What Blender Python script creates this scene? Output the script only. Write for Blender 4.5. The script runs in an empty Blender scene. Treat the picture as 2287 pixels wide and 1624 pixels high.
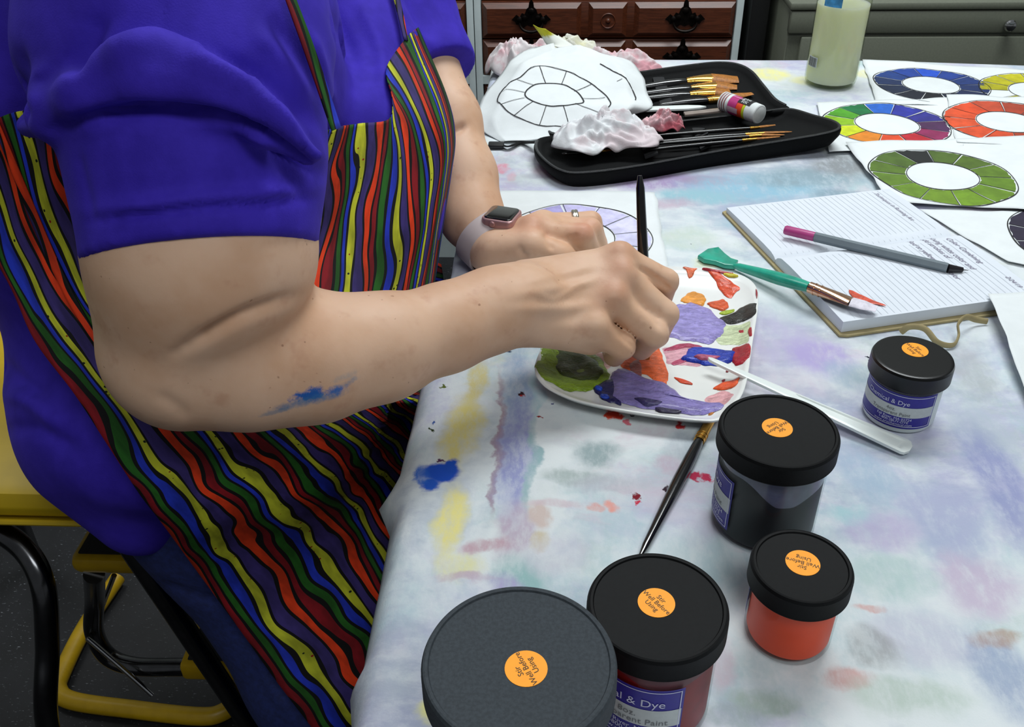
import bpy, bmesh, math, random
import numpy as np
from mathutils import Vector, Matrix

SC = bpy.context.scene
COL = SC.collection
rng = np.random.RandomState(7)
random.seed(7)

# ------------------------------------------------------------------ camera
F = 2050.0; CX, CY = 1143.5, 812.0          # pixels of the 2287 x 1624 frame
T = 0.74                                     # table height
CAMZ = T + 0.49
def unit(v):
    v = np.array(v, float); return v/np.linalg.norm(v)
_dn = unit((57, 2928, F)); _Y = unit((115, -(57*115+F*F)/2928, F)); _Z = -_dn; _X = np.cross(_Y, _Z)
MC = np.array([_X, _Y, _Z])                  # world = MC @ (x right, y down, z forward)
CAM = np.array([0.0, 0.0, CAMZ])
cd = bpy.data.cameras.new('camera'); cam = bpy.data.objects.new('camera', cd); COL.objects.link(cam)
cd.sensor_width = 36.0; cd.lens = F/2287*36.0; cd.clip_start = 0.02; cd.clip_end = 50
r_, d_, f_ = MC[:, 0], MC[:, 1], MC[:, 2]
cam.matrix_world = Matrix(((r_[0], -d_[0], -f_[0], CAM[0]), (r_[1], -d_[1], -f_[1], CAM[1]), (r_[2], -d_[2], -f_[2], CAM[2]), (0, 0, 0, 1)))
SC.camera = cam

# ------------------------------------------------------------------ light
wd = bpy.data.worlds.new('world'); SC.world = wd; wd.use_nodes = True
wd.node_tree.nodes['Background'].inputs['Color'].default_value = (0.88, 0.94, 1.0, 1)
wd.node_tree.nodes['Background'].inputs['Strength'].default_value = 0.16
def area(name, loc, size, power, col, target):
    l = bpy.data.lights.new(name, 'AREA'); l.shape = 'RECTANGLE'; l.size, l.size_y = size
    l.energy = power; l.color = col
    o = bpy.data.objects.new(name, l); COL.objects.link(o); o.location = loc
    o.rotation_euler = (Vector(target)-Vector(loc)).to_track_quat('-Z', 'Y').to_euler()
    return o
# ceiling fluorescents, two troffers over the table and one over the far aisle
area('ceiling_lamp', (0.5, 1.6, 2.70), (1.2, 0.6), 41, (0.93, 0.98, 1.0), (0.5, 1.6, 0))
area('ceiling_lamp', (0.5, -0.6, 2.70), (1.2, 0.6), 22, (0.93, 0.98, 1.0), (0.5, -0.6, 0))
area('ceiling_lamp', (-1.3, 1.5, 2.70), (1.2, 0.6), 12, (0.93, 0.98, 1.0), (-1.3, 1.5, 0))
vs = SC.view_settings
vs.view_transform = 'Standard'; vs.look = 'None'; vs.gamma = 1.0; vs.use_curve_mapping = False
vs.exposure = 0.0
cy = SC.cycles; cy.max_bounces = 6; cy.diffuse_bounces = 3; cy.glossy_bounces = 3; cy.transmission_bounces = 4; cy.transparent_max_bounces = 8; cy.caustics_reflective = False; cy.caustics_refractive = False

# ------------------------------------------------------------------ pixel -> place
def ray(px, py): return MC @ np.array([(px-CX)/F, (py-CY)/F, 1.0])
def D(px, py, d): return CAM + d*ray(px, py)               # at a depth
def P(px, py, z=0.0):                                       # on the plane z above the table top
    r = ray(px, py); return CAM + r*((T+z-CAM[2])/r[2])
def PY(px, py, y):                                          # on a vertical plane across the room
    r = ray(px, py); return CAM + r*((y-CAM[1])/r[1])
def proj(pts):
    c = (np.asarray(pts)-CAM) @ MC
    return np.stack([CX+F*c[..., 0]/c[..., 2], CY+F*c[..., 1]/c[..., 2], c[..., 2]], -1)
# ------------------------------------------------------------------ materials
def lin(c):
    if isinstance(c, str):
        c = c.lstrip('#'); c = [int(c[i:i+2], 16)/255 for i in (0, 2, 4)]
    return tuple((v/12.92 if v <= 0.04045 else ((v+0.055)/1.055)**2.4) for v in c[:3])
MATS = {}
class NT:
    """small node-tree helper"""
    def __init__(s, name):
        s.m = bpy.data.materials.new(name); s.m.use_nodes = True; s.t = s.m.node_tree
        s.b = s.t.nodes['Principled BSDF']; s.out = s.t.nodes['Material Output']
    def n(s, typ, **kw):
        nd = s.t.nodes.new(typ)
        for k, v in kw.items():
            if k in ('op',): nd.operation = v
            elif k in ('blend',): nd.blend_type = v
            else: setattr(nd, k, v)
        return nd
    def link(s, a, b): s.t.links.new(a, b)
    def put(s, sock, v):
        if hasattr(v, 'is_output'): s.t.links.new(v, sock)
        elif isinstance(v, (tuple, list)) and len(v) == 3 and sock.type == 'RGBA': sock.default_value = (*v, 1)
        else: sock.default_value = v
    def math(s, op, a, b=None, c=None, clamp=False):
        nd = s.n('ShaderNodeMath', op=op); nd.use_clamp = clamp
        s.put(nd.inputs[0], a)
        if b is not None: s.put(nd.inputs[1], b)
        if c is not None: s.put(nd.inputs[2], c)
        return nd.outputs[0]
    def mix(s, f, a, b, blend='MIX'):
        nd = s.n('ShaderNodeMix'); nd.data_type = 'RGBA'; nd.blend_type = blend; nd.clamp_factor = True
        s.put(nd.inputs[0], f); s.put(nd.inputs[6], a); s.put(nd.inputs[7], b)
        return nd.outputs[2]
    def noise(s, scale, detail=3, rough=0.5, vec=None, dist=0.0, col=False):
        nd = s.n('ShaderNodeTexNoise'); nd.inputs['Scale'].default_value = scale
        nd.inputs['Detail'].default_value = detail; nd.inputs['Roughness'].default_value = rough
        nd.inputs['Distortion'].default_value = dist
        if vec is not None: s.link(vec, nd.inputs['Vector'])
        return nd.outputs['Color'] if col else nd.outputs['Fac']
    def ss(s, v, lo, hi, a=0.0, b=1.0):
        nd = s.n('ShaderNodeMapRange'); nd.interpolation_type = 'SMOOTHSTEP'
        s.put(nd.inputs[0], v)
        for i, q in ((1, lo), (2, hi), (3, a), (4, b)): nd.inputs[i].default_value = q
        return nd.outputs[0]
    def obj(s): return s.n('ShaderNodeTexCoord').outputs['Object']
    def uv(s): return s.n('ShaderNodeTexCoord').outputs['UV']
    def mapping(s, vec, loc=(0, 0, 0), rot=(0, 0, 0), sc=(1, 1, 1), typ='POINT'):
        nd = s.n('ShaderNodeMapping'); nd.vector_type = typ; s.link(vec, nd.inputs[0])
        nd.inputs[1].default_value = loc; nd.inputs[2].default_value = rot; nd.inputs[3].default_value = sc
        return nd.outputs[0]
    def bump(s, h, strength=0.3, dist=0.001):
        nd = s.n('ShaderNodeBump'); nd.inputs['Strength'].default_value = strength
        nd.inputs['Distance'].default_value = dist; s.link(h, nd.inputs['Height'])
        s.link(nd.outputs[0], s.b.inputs['Normal'])
    def set(s, **kw):
        names = dict(col='Base Color', rough='Roughness', metal='Metallic', spec='Specular IOR Level', sss='Subsurface Weight',
                     coat='Coat Weight', crough='Coat Roughness', trans='Transmission Weight', ior='IOR', sheen='Sheen Weight', alpha='Alpha')
        for k, v in kw.items(): s.put(s.b.inputs[names[k]], v)
        return s
def mat(name, col, rough=0.6, metal=0.0, spec=0.5, coat=0.0, noise=None, bump=None, sheen=0.0, sss=0.0):
    """plain principled material with a little procedural variation"""
    if name in MATS: return MATS[name]
    s = NT(name); c = lin(col)
    s.set(rough=rough, metal=metal, spec=spec, coat=coat, sheen=sheen, sss=sss)
    if coat: s.set(crough=0.08)
    sc, amt = noise or (60, 0.10)
    f = s.noise(sc, 4, 0.6, s.obj())
    f = s.ss(f, 0.3, 0.7)
    s.put(s.b.inputs['Base Color'], s.mix(f, tuple(v*(1-amt) for v in c), tuple(min(1, v*(1+amt)) for v in c)))
    if sss: s.b.inputs['Subsurface Radius'].default_value = (0.006, 0.004, 0.003)
    if bump: s.bump(s.noise(bump[0], 3, 0.6, s.obj()), bump[1], bump[2])
    MATS[name] = s.m
    return s.m

# ------------------------------------------------------------------ objects
def link(name, me, m=None, parent=None, smooth=True):
    o = bpy.data.objects.new(name, me); COL.objects.link(o)
    if m is not None and not me.materials: me.materials.append(m)
    if parent is not None: o.parent = parent
    if smooth is True: me.polygons.foreach_set('use_smooth', np.ones(len(me.polygons), bool))
    return o
def mesh(name, v, f, m=None, parent=None, smooth=True, uv=None, autosharp=None):
    me = bpy.data.meshes.new(name); me.from_pydata([tuple(map(float, p)) for p in v], [], [tuple(map(int, q)) for q in f]); me.update()
    if uv is not None:
        l = me.uv_layers.new(name='UVMap'); idx = np.empty(len(me.loops), int); me.loops.foreach_get('vertex_index', idx)
        l.data.foreach_set('uv', np.asarray(uv, float)[idx].ravel())
    o = link(name, me, m, parent, smooth)
    if autosharp: me.set_sharp_from_angle(angle=math.radians(autosharp))
    return o
def tag(o, label, cat=None, group=None, kind=None):
    if label: o['label'] = label
    if cat: o['category'] = cat
    if group: o['group'] = group
    if kind: o['kind'] = kind
    return o
def thing(name, label, cat, loc=(0, 0, 0), group=None, rz=0.0):
    o = bpy.data.objects.new(name, None); COL.objects.link(o); o.location = loc; o.rotation_euler[2] = rz
    o.empty_display_size = 0.02
    return tag(o, label, cat, group)
def local(o, pts):                      # world points -> an unrotated empty's space
    return np.asarray(pts, float)-np.array(o.location)

class MB:
    """collects shapes into one mesh"""
    def __init__(s): s.v = []; s.f = []
    def add(s, v, f):
        k = len(s.v); s.v += [tuple(map(float, p)) for p in v]; s.f += [tuple(int(i)+k for i in q) for q in f]; return s
    def box(s, a, b, bev=0.0):
        a = np.minimum(a, b); b = np.maximum(np.asarray(a), np.asarray(b)) if False else np.maximum(*np.array([a, b]))
        return s.add(*boxgeo(a, b, bev))
    def build(s, name, m=None, parent=None, smooth=True, sharp=35, off=None):
        v = np.array(s.v)
        if off is not None: v = v-np.asarray(off)
        return mesh(name, v, s.f, m, parent, smooth, autosharp=sharp if smooth else None)
def boxgeo(a, b, bev=0.0):
    a = np.array(a, float); b = np.array(b, float); lo = np.minimum(a, b); hi = np.maximum(a, b)
    bm = bmesh.new(); bmesh.ops.create_cube(bm, size=1.0)
    for v in bm.verts: v.co = Vector((lo+hi)/2)+Vector(np.array(v.co)*(hi-lo))
    if bev > 0: bmesh.ops.bevel(bm, geom=bm.edges[:], offset=min(bev, 0.45*float((hi-lo).min())), segments=2, affect='EDGES', profile=0.5)
    bm.verts.index_update()
    r = [tuple(v.co) for v in bm.verts], [tuple(q.index for q in f.verts) for f in bm.faces]; bm.free(); return r
def catmull(pts, n):
    p = np.asarray(pts, float)
    if len(p) < 3:
        t = np.linspace(0, 1, n)[:, None]; return p[0]*(1-t)+p[-1]*t
    q = np.vstack([2*p[0]-p[1], p, 2*p[-1]-p[-2]]); out = []
    ts = np.linspace(0, len(p)-1, n)
    for t in ts:
        i = min(int(t), len(p)-2); u = t-i; a, b, c, d = q[i:i+4]
        out.append(0.5*((2*b)+(-a+c)*u+(2*a-5*b+4*c-d)*u*u+(-a+3*b-3*c+d)*u**3))
    return np.array(out)
def closed_curve(pts, n):
    p = np.asarray(pts, float); m = len(p); out = []
    for t in np.linspace(0, m, n, endpoint=False):
        i = int(t); u = t-i; a, b, c, d = p[(i-1) % m], p[i % m], p[(i+1) % m], p[(i+2) % m]
        out.append(0.5*((2*b)+(-a+c)*u+(2*a-5*b+4*c-d)*u*u+(-a+3*b-3*c+d)*u**3))
    return np.array(out)
def frames(path):
    p = np.asarray(path, float); t = np.gradient(p, axis=0); t /= np.linalg.norm(t, axis=1)[:, None]+1e-12
    up = np.array([0, 0, 1.0]) if abs(t[0][2]) < 0.9 else np.array([0, 1.0, 0])
    n = np.cross(t[0], up); n /= np.linalg.norm(n); N = [n]
    for i in range(1, len(p)):
        n = N[-1]-t[i]*np.dot(N[-1], t[i]); n /= np.linalg.norm(n); N.append(n)
    N = np.array(N); return t, N, np.cross(t, N)
def tubegeo(path, r, n=12, caps=True, flat=1.0, roundcap=False):
    p = np.asarray(path, float); r = np.broadcast_to(np.asarray(r, float), (len(p),)) if np.ndim(r) < 2 else np.asarray(r)
    t, N, B = frames(p); a = np.linspace(0, 2*np.pi, n, endpoint=False)
    v = []; f = []
    for i in range(len(p)):
        ra = r[i] if np.ndim(r[i]) == 0 else r[i][0]; rb = r[i]*flat if np.ndim(r[i]) == 0 else r[i][1]
        v += list(p[i]+ra*np.cos(a)[:, None]*N[i]+rb*np.sin(a)[:, None]*B[i])
    for i in range(len(p)-1):
        for j in range(n):
            k = (j+1) % n; f.append((i*n+j, i*n+k, (i+1)*n+k, (i+1)*n+j))
    if caps:
        f.append(tuple(range(n))[::-1]); f.append(tuple(range((len(p)-1)*n, len(p)*n)))
    return v, f
def tube(name, path, r, m=None, parent=None, n=12, flat=1.0, off=None, sharp=50):
    return MB().add(*tubegeo(path, r, n, True, flat)).build(name, m, parent, True, sharp, off)
def lathegeo(prof, n=48, axis=None, origin=(0, 0, 0)):
    """profile of (radius, height); closed at the axis where the radius is 0"""
    v = []; f = []; idx = []
    a = np.linspace(0, 2*np.pi, n, endpoint=False)
    for r, h in prof:
        if r < 1e-7: idx.append([len(v)]*n); v.append((0, 0, h))
        else:
            idx.append(list(range(len(v), len(v)+n))); v += [(r*math.cos(q), r*math.sin(q), h) for q in a]
    for i in range(len(prof)-1):
        for j in range(n):
            k = (j+1) % n; q = [idx[i][j], idx[i][k], idx[i+1][k], idx[i+1][j]]
            u = []
            for w in q:
                if w not in u: u.append(w)
            if len(u) > 2: f.append(tuple(u))
    v = np.array(v)
    if axis is not None:
        R = np.array(Vector((0, 0, 1)).rotation_difference(Vector(axis)).to_matrix()); v = v @ R.T
    return v+np.asarray(origin), f
def polygeo(poly, z0, z1, bev=0.0):
    """extrudes a 2-D outline"""
    bm = bmesh.new(); vs = [bm.verts.new((p[0], p[1], z0)) for p in poly]
    fc = bm.faces.new(vs); fc.normal_update()
    if fc.normal.z < 0: fc.normal_flip()
    r = bmesh.ops.extrude_face_region(bm, geom=[fc])
    bmesh.ops.translate(bm, verts=[e for e in r['geom'] if isinstance(e, bmesh.types.BMVert)], vec=(0, 0, z1-z0))
    bmesh.ops.recalc_face_normals(bm, faces=bm.faces[:])
    if bev > 0:
        ed = [e for e in bm.edges if e.verts[0].co.z > max(z0, z1)-1e-6 and e.verts[1].co.z > max(z0, z1)-1e-6]
        bmesh.ops.bevel(bm, geom=ed, offset=bev, segments=2, affect='EDGES', profile=0.5)
    bmesh.ops.triangulate(bm, faces=[f for f in bm.faces if len(f.verts) > 4])
    bm.verts.index_update()
    out = [tuple(v.co) for v in bm.verts], [tuple(q.index for q in f.verts) for f in bm.faces]; bm.free(); return out
def gridgeo(G):
    G = np.asarray(G, float); a, b = G.shape[:2]; v = G.reshape(-1, 3)
    f = [(i*b+j, i*b+j+1, (i+1)*b+j+1, (i+1)*b+j) for i in range(a-1) for j in range(b-1)]
    return v, f
def patch(ctrl, nr, nc):
    """smooth surface through a grid of control points"""
    c = np.asarray(ctrl, float)
    rows = np.stack([catmull(r, nc) for r in c]); return np.stack([catmull(rows[:, j], nr) for j in range(nc)], 1)
def thick(o, t, off=-1.0, mod=True):
    md = o.modifiers.new('thickness', 'SOLIDIFY'); md.thickness = t; md.offset = off; md.use_even_offset = False; return o
def subsurf(o, lv=2):
    md = o.modifiers.new('smooth', 'SUBSURF'); md.levels = lv; md.render_levels = lv; return o
def vnoise(p, scale, seed=0):
    """cheap smooth value noise in numpy, -1..1"""
    p = np.asarray(p, float)*scale; i = np.floor(p).astype(np.int64); u = p-i; u = u*u*(3-2*u)
    def h(q):
        x = (q[..., 0]*374761393+q[..., 1]*668265263+q[..., 2]*2147483647+seed*974634777) & 0xffffffff
        x = ((x ^ (x >> 13))*1274126177) & 0xffffffff
        return ((x ^ (x >> 16)) & 0xffff)/32767.5-1
    r = 0
    for a in (0, 1):
        for b in (0, 1):
            for c in (0, 1):
                w = (u[..., 0] if a else 1-u[..., 0])*(u[..., 1] if b else 1-u[..., 1])*(u[..., 2] if c else 1-u[..., 2])
                r = r+w*h(i+np.array([a, b, c]))
    return r
def textgeo(lines, size, align='CENTER', shear=0.0, space=1.0, extr=0.0):
    """lettering from the built-in font as mesh data: vertices (N,3), faces"""
    cu = bpy.data.curves.new('lettering', 'FONT'); cu.body = lines; cu.size = size; cu.align_x = align; cu.align_y = 'CENTER'
    cu.shear = shear; cu.space_line = space; cu.resolution_u = 3
    o = bpy.data.objects.new('lettering', cu); COL.objects.link(o)
    me = bpy.data.meshes.new_from_object(o.evaluated_get(bpy.context.evaluated_depsgraph_get()))
    v = np.array([tuple(q.co) for q in me.vertices]).reshape(-1, 3); f = [tuple(p.vertices) for p in me.polygons]
    bpy.data.objects.remove(o); bpy.data.curves.remove(cu); bpy.data.meshes.remove(me)
    return v, f
def rotz(v, a):
    v = np.asarray(v, float); c, s = math.cos(a), math.sin(a)
    return np.stack([v[:, 0]*c-v[:, 1]*s, v[:, 0]*s+v[:, 1]*c, v[:, 2]], 1)
# ------------------------------------------------------------------ the room
def floor_mat():
    s = NT('dark speckled floor'); o = s.obj()
    base = s.mix(s.ss(s.noise(9, 4, 0.6, o), 0.35, 0.65), lin('#0c0d10'), lin('#17181c'))
    m = s.mapping(o, sc=(1.0, 3.0, 1.0), rot=(0, 0, 0.5))
    sp = s.ss(s.noise(120, 3, 0.6, m), 0.63, 0.70)
    big = s.ss(s.noise(6, 2, 0.5, o), 0.45, 0.65)
    s.set(col=s.mix(s.math('MULTIPLY', sp, s.math('ADD', s.math('MULTIPLY', big, 0.7), 0.25)), base, lin('#8d9096')), rough=0.55)
    return s.m
def wood_mat():
    s = NT('reddish brown stained wood'); o = s.obj()
    g = s.noise(14, 5, 0.6, s.mapping(o, sc=(1.2, 14, 14)), 1.2)
    fine = s.noise(60, 4, 0.7, s.mapping(o, sc=(0.6, 9, 9)))
    c = s.mix(s.ss(g, 0.3, 0.7), lin('#48210f'), lin('#66321b'))
    c = s.mix(s.math('MULTIPLY', s.ss(fine, 0.5, 0.75), 0.4), c, lin('#3c170b'))
    s.set(col=c, rough=0.42, coat=0.25, crough=0.3); s.bump(fine, 0.08, 0.0006)
    return s.m
M_floor = floor_mat(); M_wood = wood_mat()
M_wall = mat('painted plaster', '#b9bcb6', 0.8, noise=(3, 0.05), bump=(300, 0.1, 0.0005))
M_white = mat('white painted board', '#b9c4c4', 0.5, noise=(30, 0.04))
M_bronze = mat('blackened bronze', '#1c1613', 0.35, metal=0.8, noise=(120, 0.4))
M_olive = mat('olive grey enamelled steel', '#6d7163', 0.45, noise=(220, 0.06), bump=(600, 0.06, 0.0003))
M_olive_dark = mat('dark seam', '#20211d', 0.7)
M_chrome = mat('chrome', '#c8c8c8', 0.12, metal=1.0)
M_black = mat('black plastic', '#0b0b0c', 0.5)

fl = MB().box((-3.2, -1.6, -0.05), (3.2, 3.0, 0)).build('floor', M_floor, smooth=False)
tag(fl, 'black floor with pale specks', None, None, 'structure')
wb = MB().box((-3.2, 3.0, -0.05), (3.2, 3.1, 2.9)).build('wall_back', M_wall, smooth=False); tag(wb, 'plain pale back wall', None, None, 'structure')
wl = MB().box((-3.3, -1.6, -0.05), (-3.2, 3.1, 2.9)).build('wall_left', M_wall, smooth=False); tag(wl, 'plain pale side wall', None, None, 'structure')
bb = MB().box((-3.2, 2.985, 0), (3.2, 3.0, 0.1), 0.003).build('baseboard_back', M_black); tag(bb, 'black skirting along the back wall', None, None, 'structure')

# ------------------------------------------------------------------ dressers of wooden drawers in a white carcass
YD = 2.25
def bevel_panel(x0, x1, z0, z1, y, d, b):
    """raised, chamfered field facing -y"""
    v = [(x0, y, z0), (x1, y, z0), (x1, y, z1), (x0, y, z1), (x0+b, y-d, z0+b), (x1-b, y-d, z0+b), (x1-b, y-d, z1-b), (x0+b, y-d, z1-b)]
    return v, [(0, 1, 5, 4), (1, 2, 6, 5), (2, 3, 7, 6), (3, 0, 4, 7), (4, 5, 6, 7)]
zs0 = PY(1350, 3, YD)[2]; zs1 = PY(1350, 89, YD)[2]; ROW = zs0-zs1
xm0 = PY(1075, 60, YD)[0]; xm1 = PY(1640, 60, YD)[0]
HALF = [(0, .50), (.055, .42), (.07, .30), (.12, .26), (.17, .13), (.24, .16), (.30, .06), (.38, .12), (.50, .0), (.42, -.04), (.38, -.12), (.27, -.10), (.2, -.2), (.10, -.13), (0, -.18)]
PLATE = [(x, z) for x, z in HALF]+[(-x, z) for x, z in HALF[-2:0:-1]]
def pull(drawer, x, y, z, w):
    v, f = polygeo([(px*w, pz*w) for px, pz in PLATE], 0, 0.003, 0.0)
    v = np.array(v); v = np.stack([v[:, 0], -v[:, 2], v[:, 1]], 1)+np.array([x, y, z])
    h = MB().add(v, [q[::-1] for q in f])
    for sx in (-1, 1):
        pv, pf = lathegeo([(0.0045, 0), (0.006, 0.004), (0.0035, 0.008), (0.006, 0.012), (0, 0.015)], 10, (0, -1, 0), (x+sx*0.30*w, y-0.002, z+0.02*w)); h.add(pv, pf)
    a = np.linspace(0, np.pi, 15)
    path = np.stack([x+0.30*w*np.cos(a), y-0.010-0.006*np.sin(a), z-0.27*w*np.sin(a)**0.7], 1)
    h.add(*tubegeo(path, np.interp(np.sin(a), [0, 1], [0.0022, 0.0040]), 8))
    for k in (-1, 0, 1):                     # cast ornament
        ov, of = lathegeo([(0.009 if k == 0 else 0.006, 0), (0.006, 0.004), (0, 0.006)], 8, (0, -1, 0), (x+k*0.17*w, y-0.002, z+(0.2 if k == 0 else 0.05)*w)); h.add(ov, of)
    return h.build('handle', M_bronze, drawer)
def dresser(x0, x1, label, zrows, mirror=False):
    t = thing('dresser', label, 'dresser', (0, 0, 0))
    zt = zrows[0][1]+0.03
    fr = MB()
    wth = 0.016
    for xa in (x0-wth, x1): fr.box((xa, YD-0.004, 0.0), (xa+wth, YD+0.44, zt), 0.001)
    fr.box((x0-wth, YD, zt), (x1+wth, YD+0.44, zt+0.02), 0.001); fr.box((x0, YD+0.43, 0), (x1, YD+0.44, zt))
    fr.box((x0, YD+0.02, 0.0), (x1, YD+0.04, 0.12))
    zb = zrows[-1][0]
    for i in (2, 4):
        if i < len(zrows): fr.box((x0, YD-0.003, zrows[i][1]+0.001), (x1, YD+0.4, zrows[i-1][0]-0.001))
    fr.build('carcass', M_white, t)
    for z0, z1 in zrows:
        d = MB().box((x0+0.002, YD+0.004, z0), (x1-0.002, YD+0.40, z1), 0.001)
        dr = d.build('drawer', M_wood, t)
        xs = np.linspace(x0+0.004, x1-0.004, 101)
        cuts = [(0, 40), (42.5, 58), (60.5, 100)]
        for k, (a, b) in enumerate(cuts):
            pn = MB().add(*bevel_panel(xs[a if isinstance(a, int) else 0] if k == 0 else x0+(x1-x0)*a/100, x0+(x1-x0)*b/100-0.002, z0+0.003, z1-0.003, YD+0.004, 0.012, 0.011)).build('panel', M_wood, dr, smooth=False)
            xc = x0+(x1-x0)*(a+b)/200; zc = (z0+z1)/2
            if k == 1:
                v, f = lathegeo([(0.018, 0), (0.0165, 0.002), (0.013, -0.0025), (0.007, -0.003), (0.0055, 0.002), (0.003, 0.0045), (0, 0.005)], 24, (0, -1, 0), (xc, YD-0.0085, zc))
                MB().add(v, f).build('rosette', M_wood, dr)
            else: pull(dr, xc, YD-0.008, zc+0.004, 0.092)
    return t
def rows(ztop, n, gap_every=2, gap=0.018):
    out = []; z = ztop
    for i in range(n):
        out.append((z-ROW+0.004, z)); z -= ROW
        if (i+1) % gap_every == 0: z -= gap
    return out
R_ = rows(zs0+2*ROW+0.018, 7)
R_ = rows(zs0, 5)
R_ = [(z0+ROW, z1+ROW) for z0, z1 in []]+R_
dresser(xm0, xm1, 'wide brown wooden dresser in a white frame with two full rows of pulls in view', R_)
W_ = xm1-xm0
dresser(xm0-0.034-W_, xm0-0.034, 'brown wooden dresser behind the person, mostly hidden, only its right end in view', R_)

# ------------------------------------------------------------------ steel cabinet
yc = 2.10
xa = PY(1766, 40, yc)[0]; ztop = PY(1800, 17, yc)[2]; zse = PY(1900, 80, yc)[2]
t = thing('filing_cabinet', 'olive grey steel filing cabinet with a chrome knob behind the table', 'cabinet')
MB().box((xa, yc+0.012, 0.0), (xa+0.92, yc+0.46, ztop-0.006), 0.002).build('body', M_olive, t)
MB().box((xa-0.004, yc-0.002, ztop-0.006), (xa+0.924, yc+0.465, ztop+0.010), 0.004).build('top_panel', M_olive, t)
d1 = MB().box((xa, yc, zse+0.004), (xa+0.92, yc+0.02, ztop-0.008), 0.004).build('drawer', M_olive, t)
xl = PY(1786, 110, yc)[0]
d2 = MB().box((xl, yc, 0.40), (xa+0.90, yc+0.02, zse-0.003), 0.003).build('drawer', M_olive, t)
d3 = MB().box((xl, yc, 0.06), (xa+0.90, yc+0.02, 0.394), 0.003).build('drawer', M_olive, t)
MB().box((xa+0.004, yc+0.010, 0.05), (xa+0.916, yc+0.0125, zse+0.003)).build('face_frame', M_olive, t)
kp = PY(2250, 53, yc)
v, f = lathegeo([(0.007, 0), (0.007, 0.008), (0.0115, 0.012), (0.0125, 0.017), (0.010, 0.021), (0.004, 0.0225), (0, 0.0225)], 24, (0, -1, 0), kp)
MB().add(v, f).build('knob', M_chrome, d1)
# dark panel added for the shade in the gap between the dresser and the cabinet
xg0 = xm1+0.03; 
gp = MB().box((xg0, YD-0.02, 0), (xa-0.02, YD+0.40, 1.25), 0.004).build('gap_shade_panel', M_black)
tag(gp, 'black panel added as the shade in the gap between the dresser and the steel cabinet', 'panel')

# ------------------------------------------------------------------ work table
XE = -0.1125                                   # its left edge
YB = 1.63
M_top = mat('white laminate', '#cfd2d0', 0.4)
M_leg = mat('grey powder coated steel', '#6f7376', 0.4, metal=0.3)
t = thing('work_table', 'long white work table under the stained cloth', 'table', (0, 0, 0))
MB().box((XE+0.002, -0.30, T-0.028), (1.55, YB-0.12, T-0.002), 0.004).build('table_top', M_top, t)
for lx in (XE+0.09, 1.46):
    for ly in (-0.2, YB-0.24): MB().add(*tubegeo([(lx, ly, 0), (lx, ly, T-0.028)], 0.018, 16)).build('leg', M_leg, t)
for ly in (-0.2, YB-0.24): MB().box((XE+0.09, ly-0.012, T-0.07), (1.46, ly+0.012, T-0.028)).build('apron_rail', M_leg, t)
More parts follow.
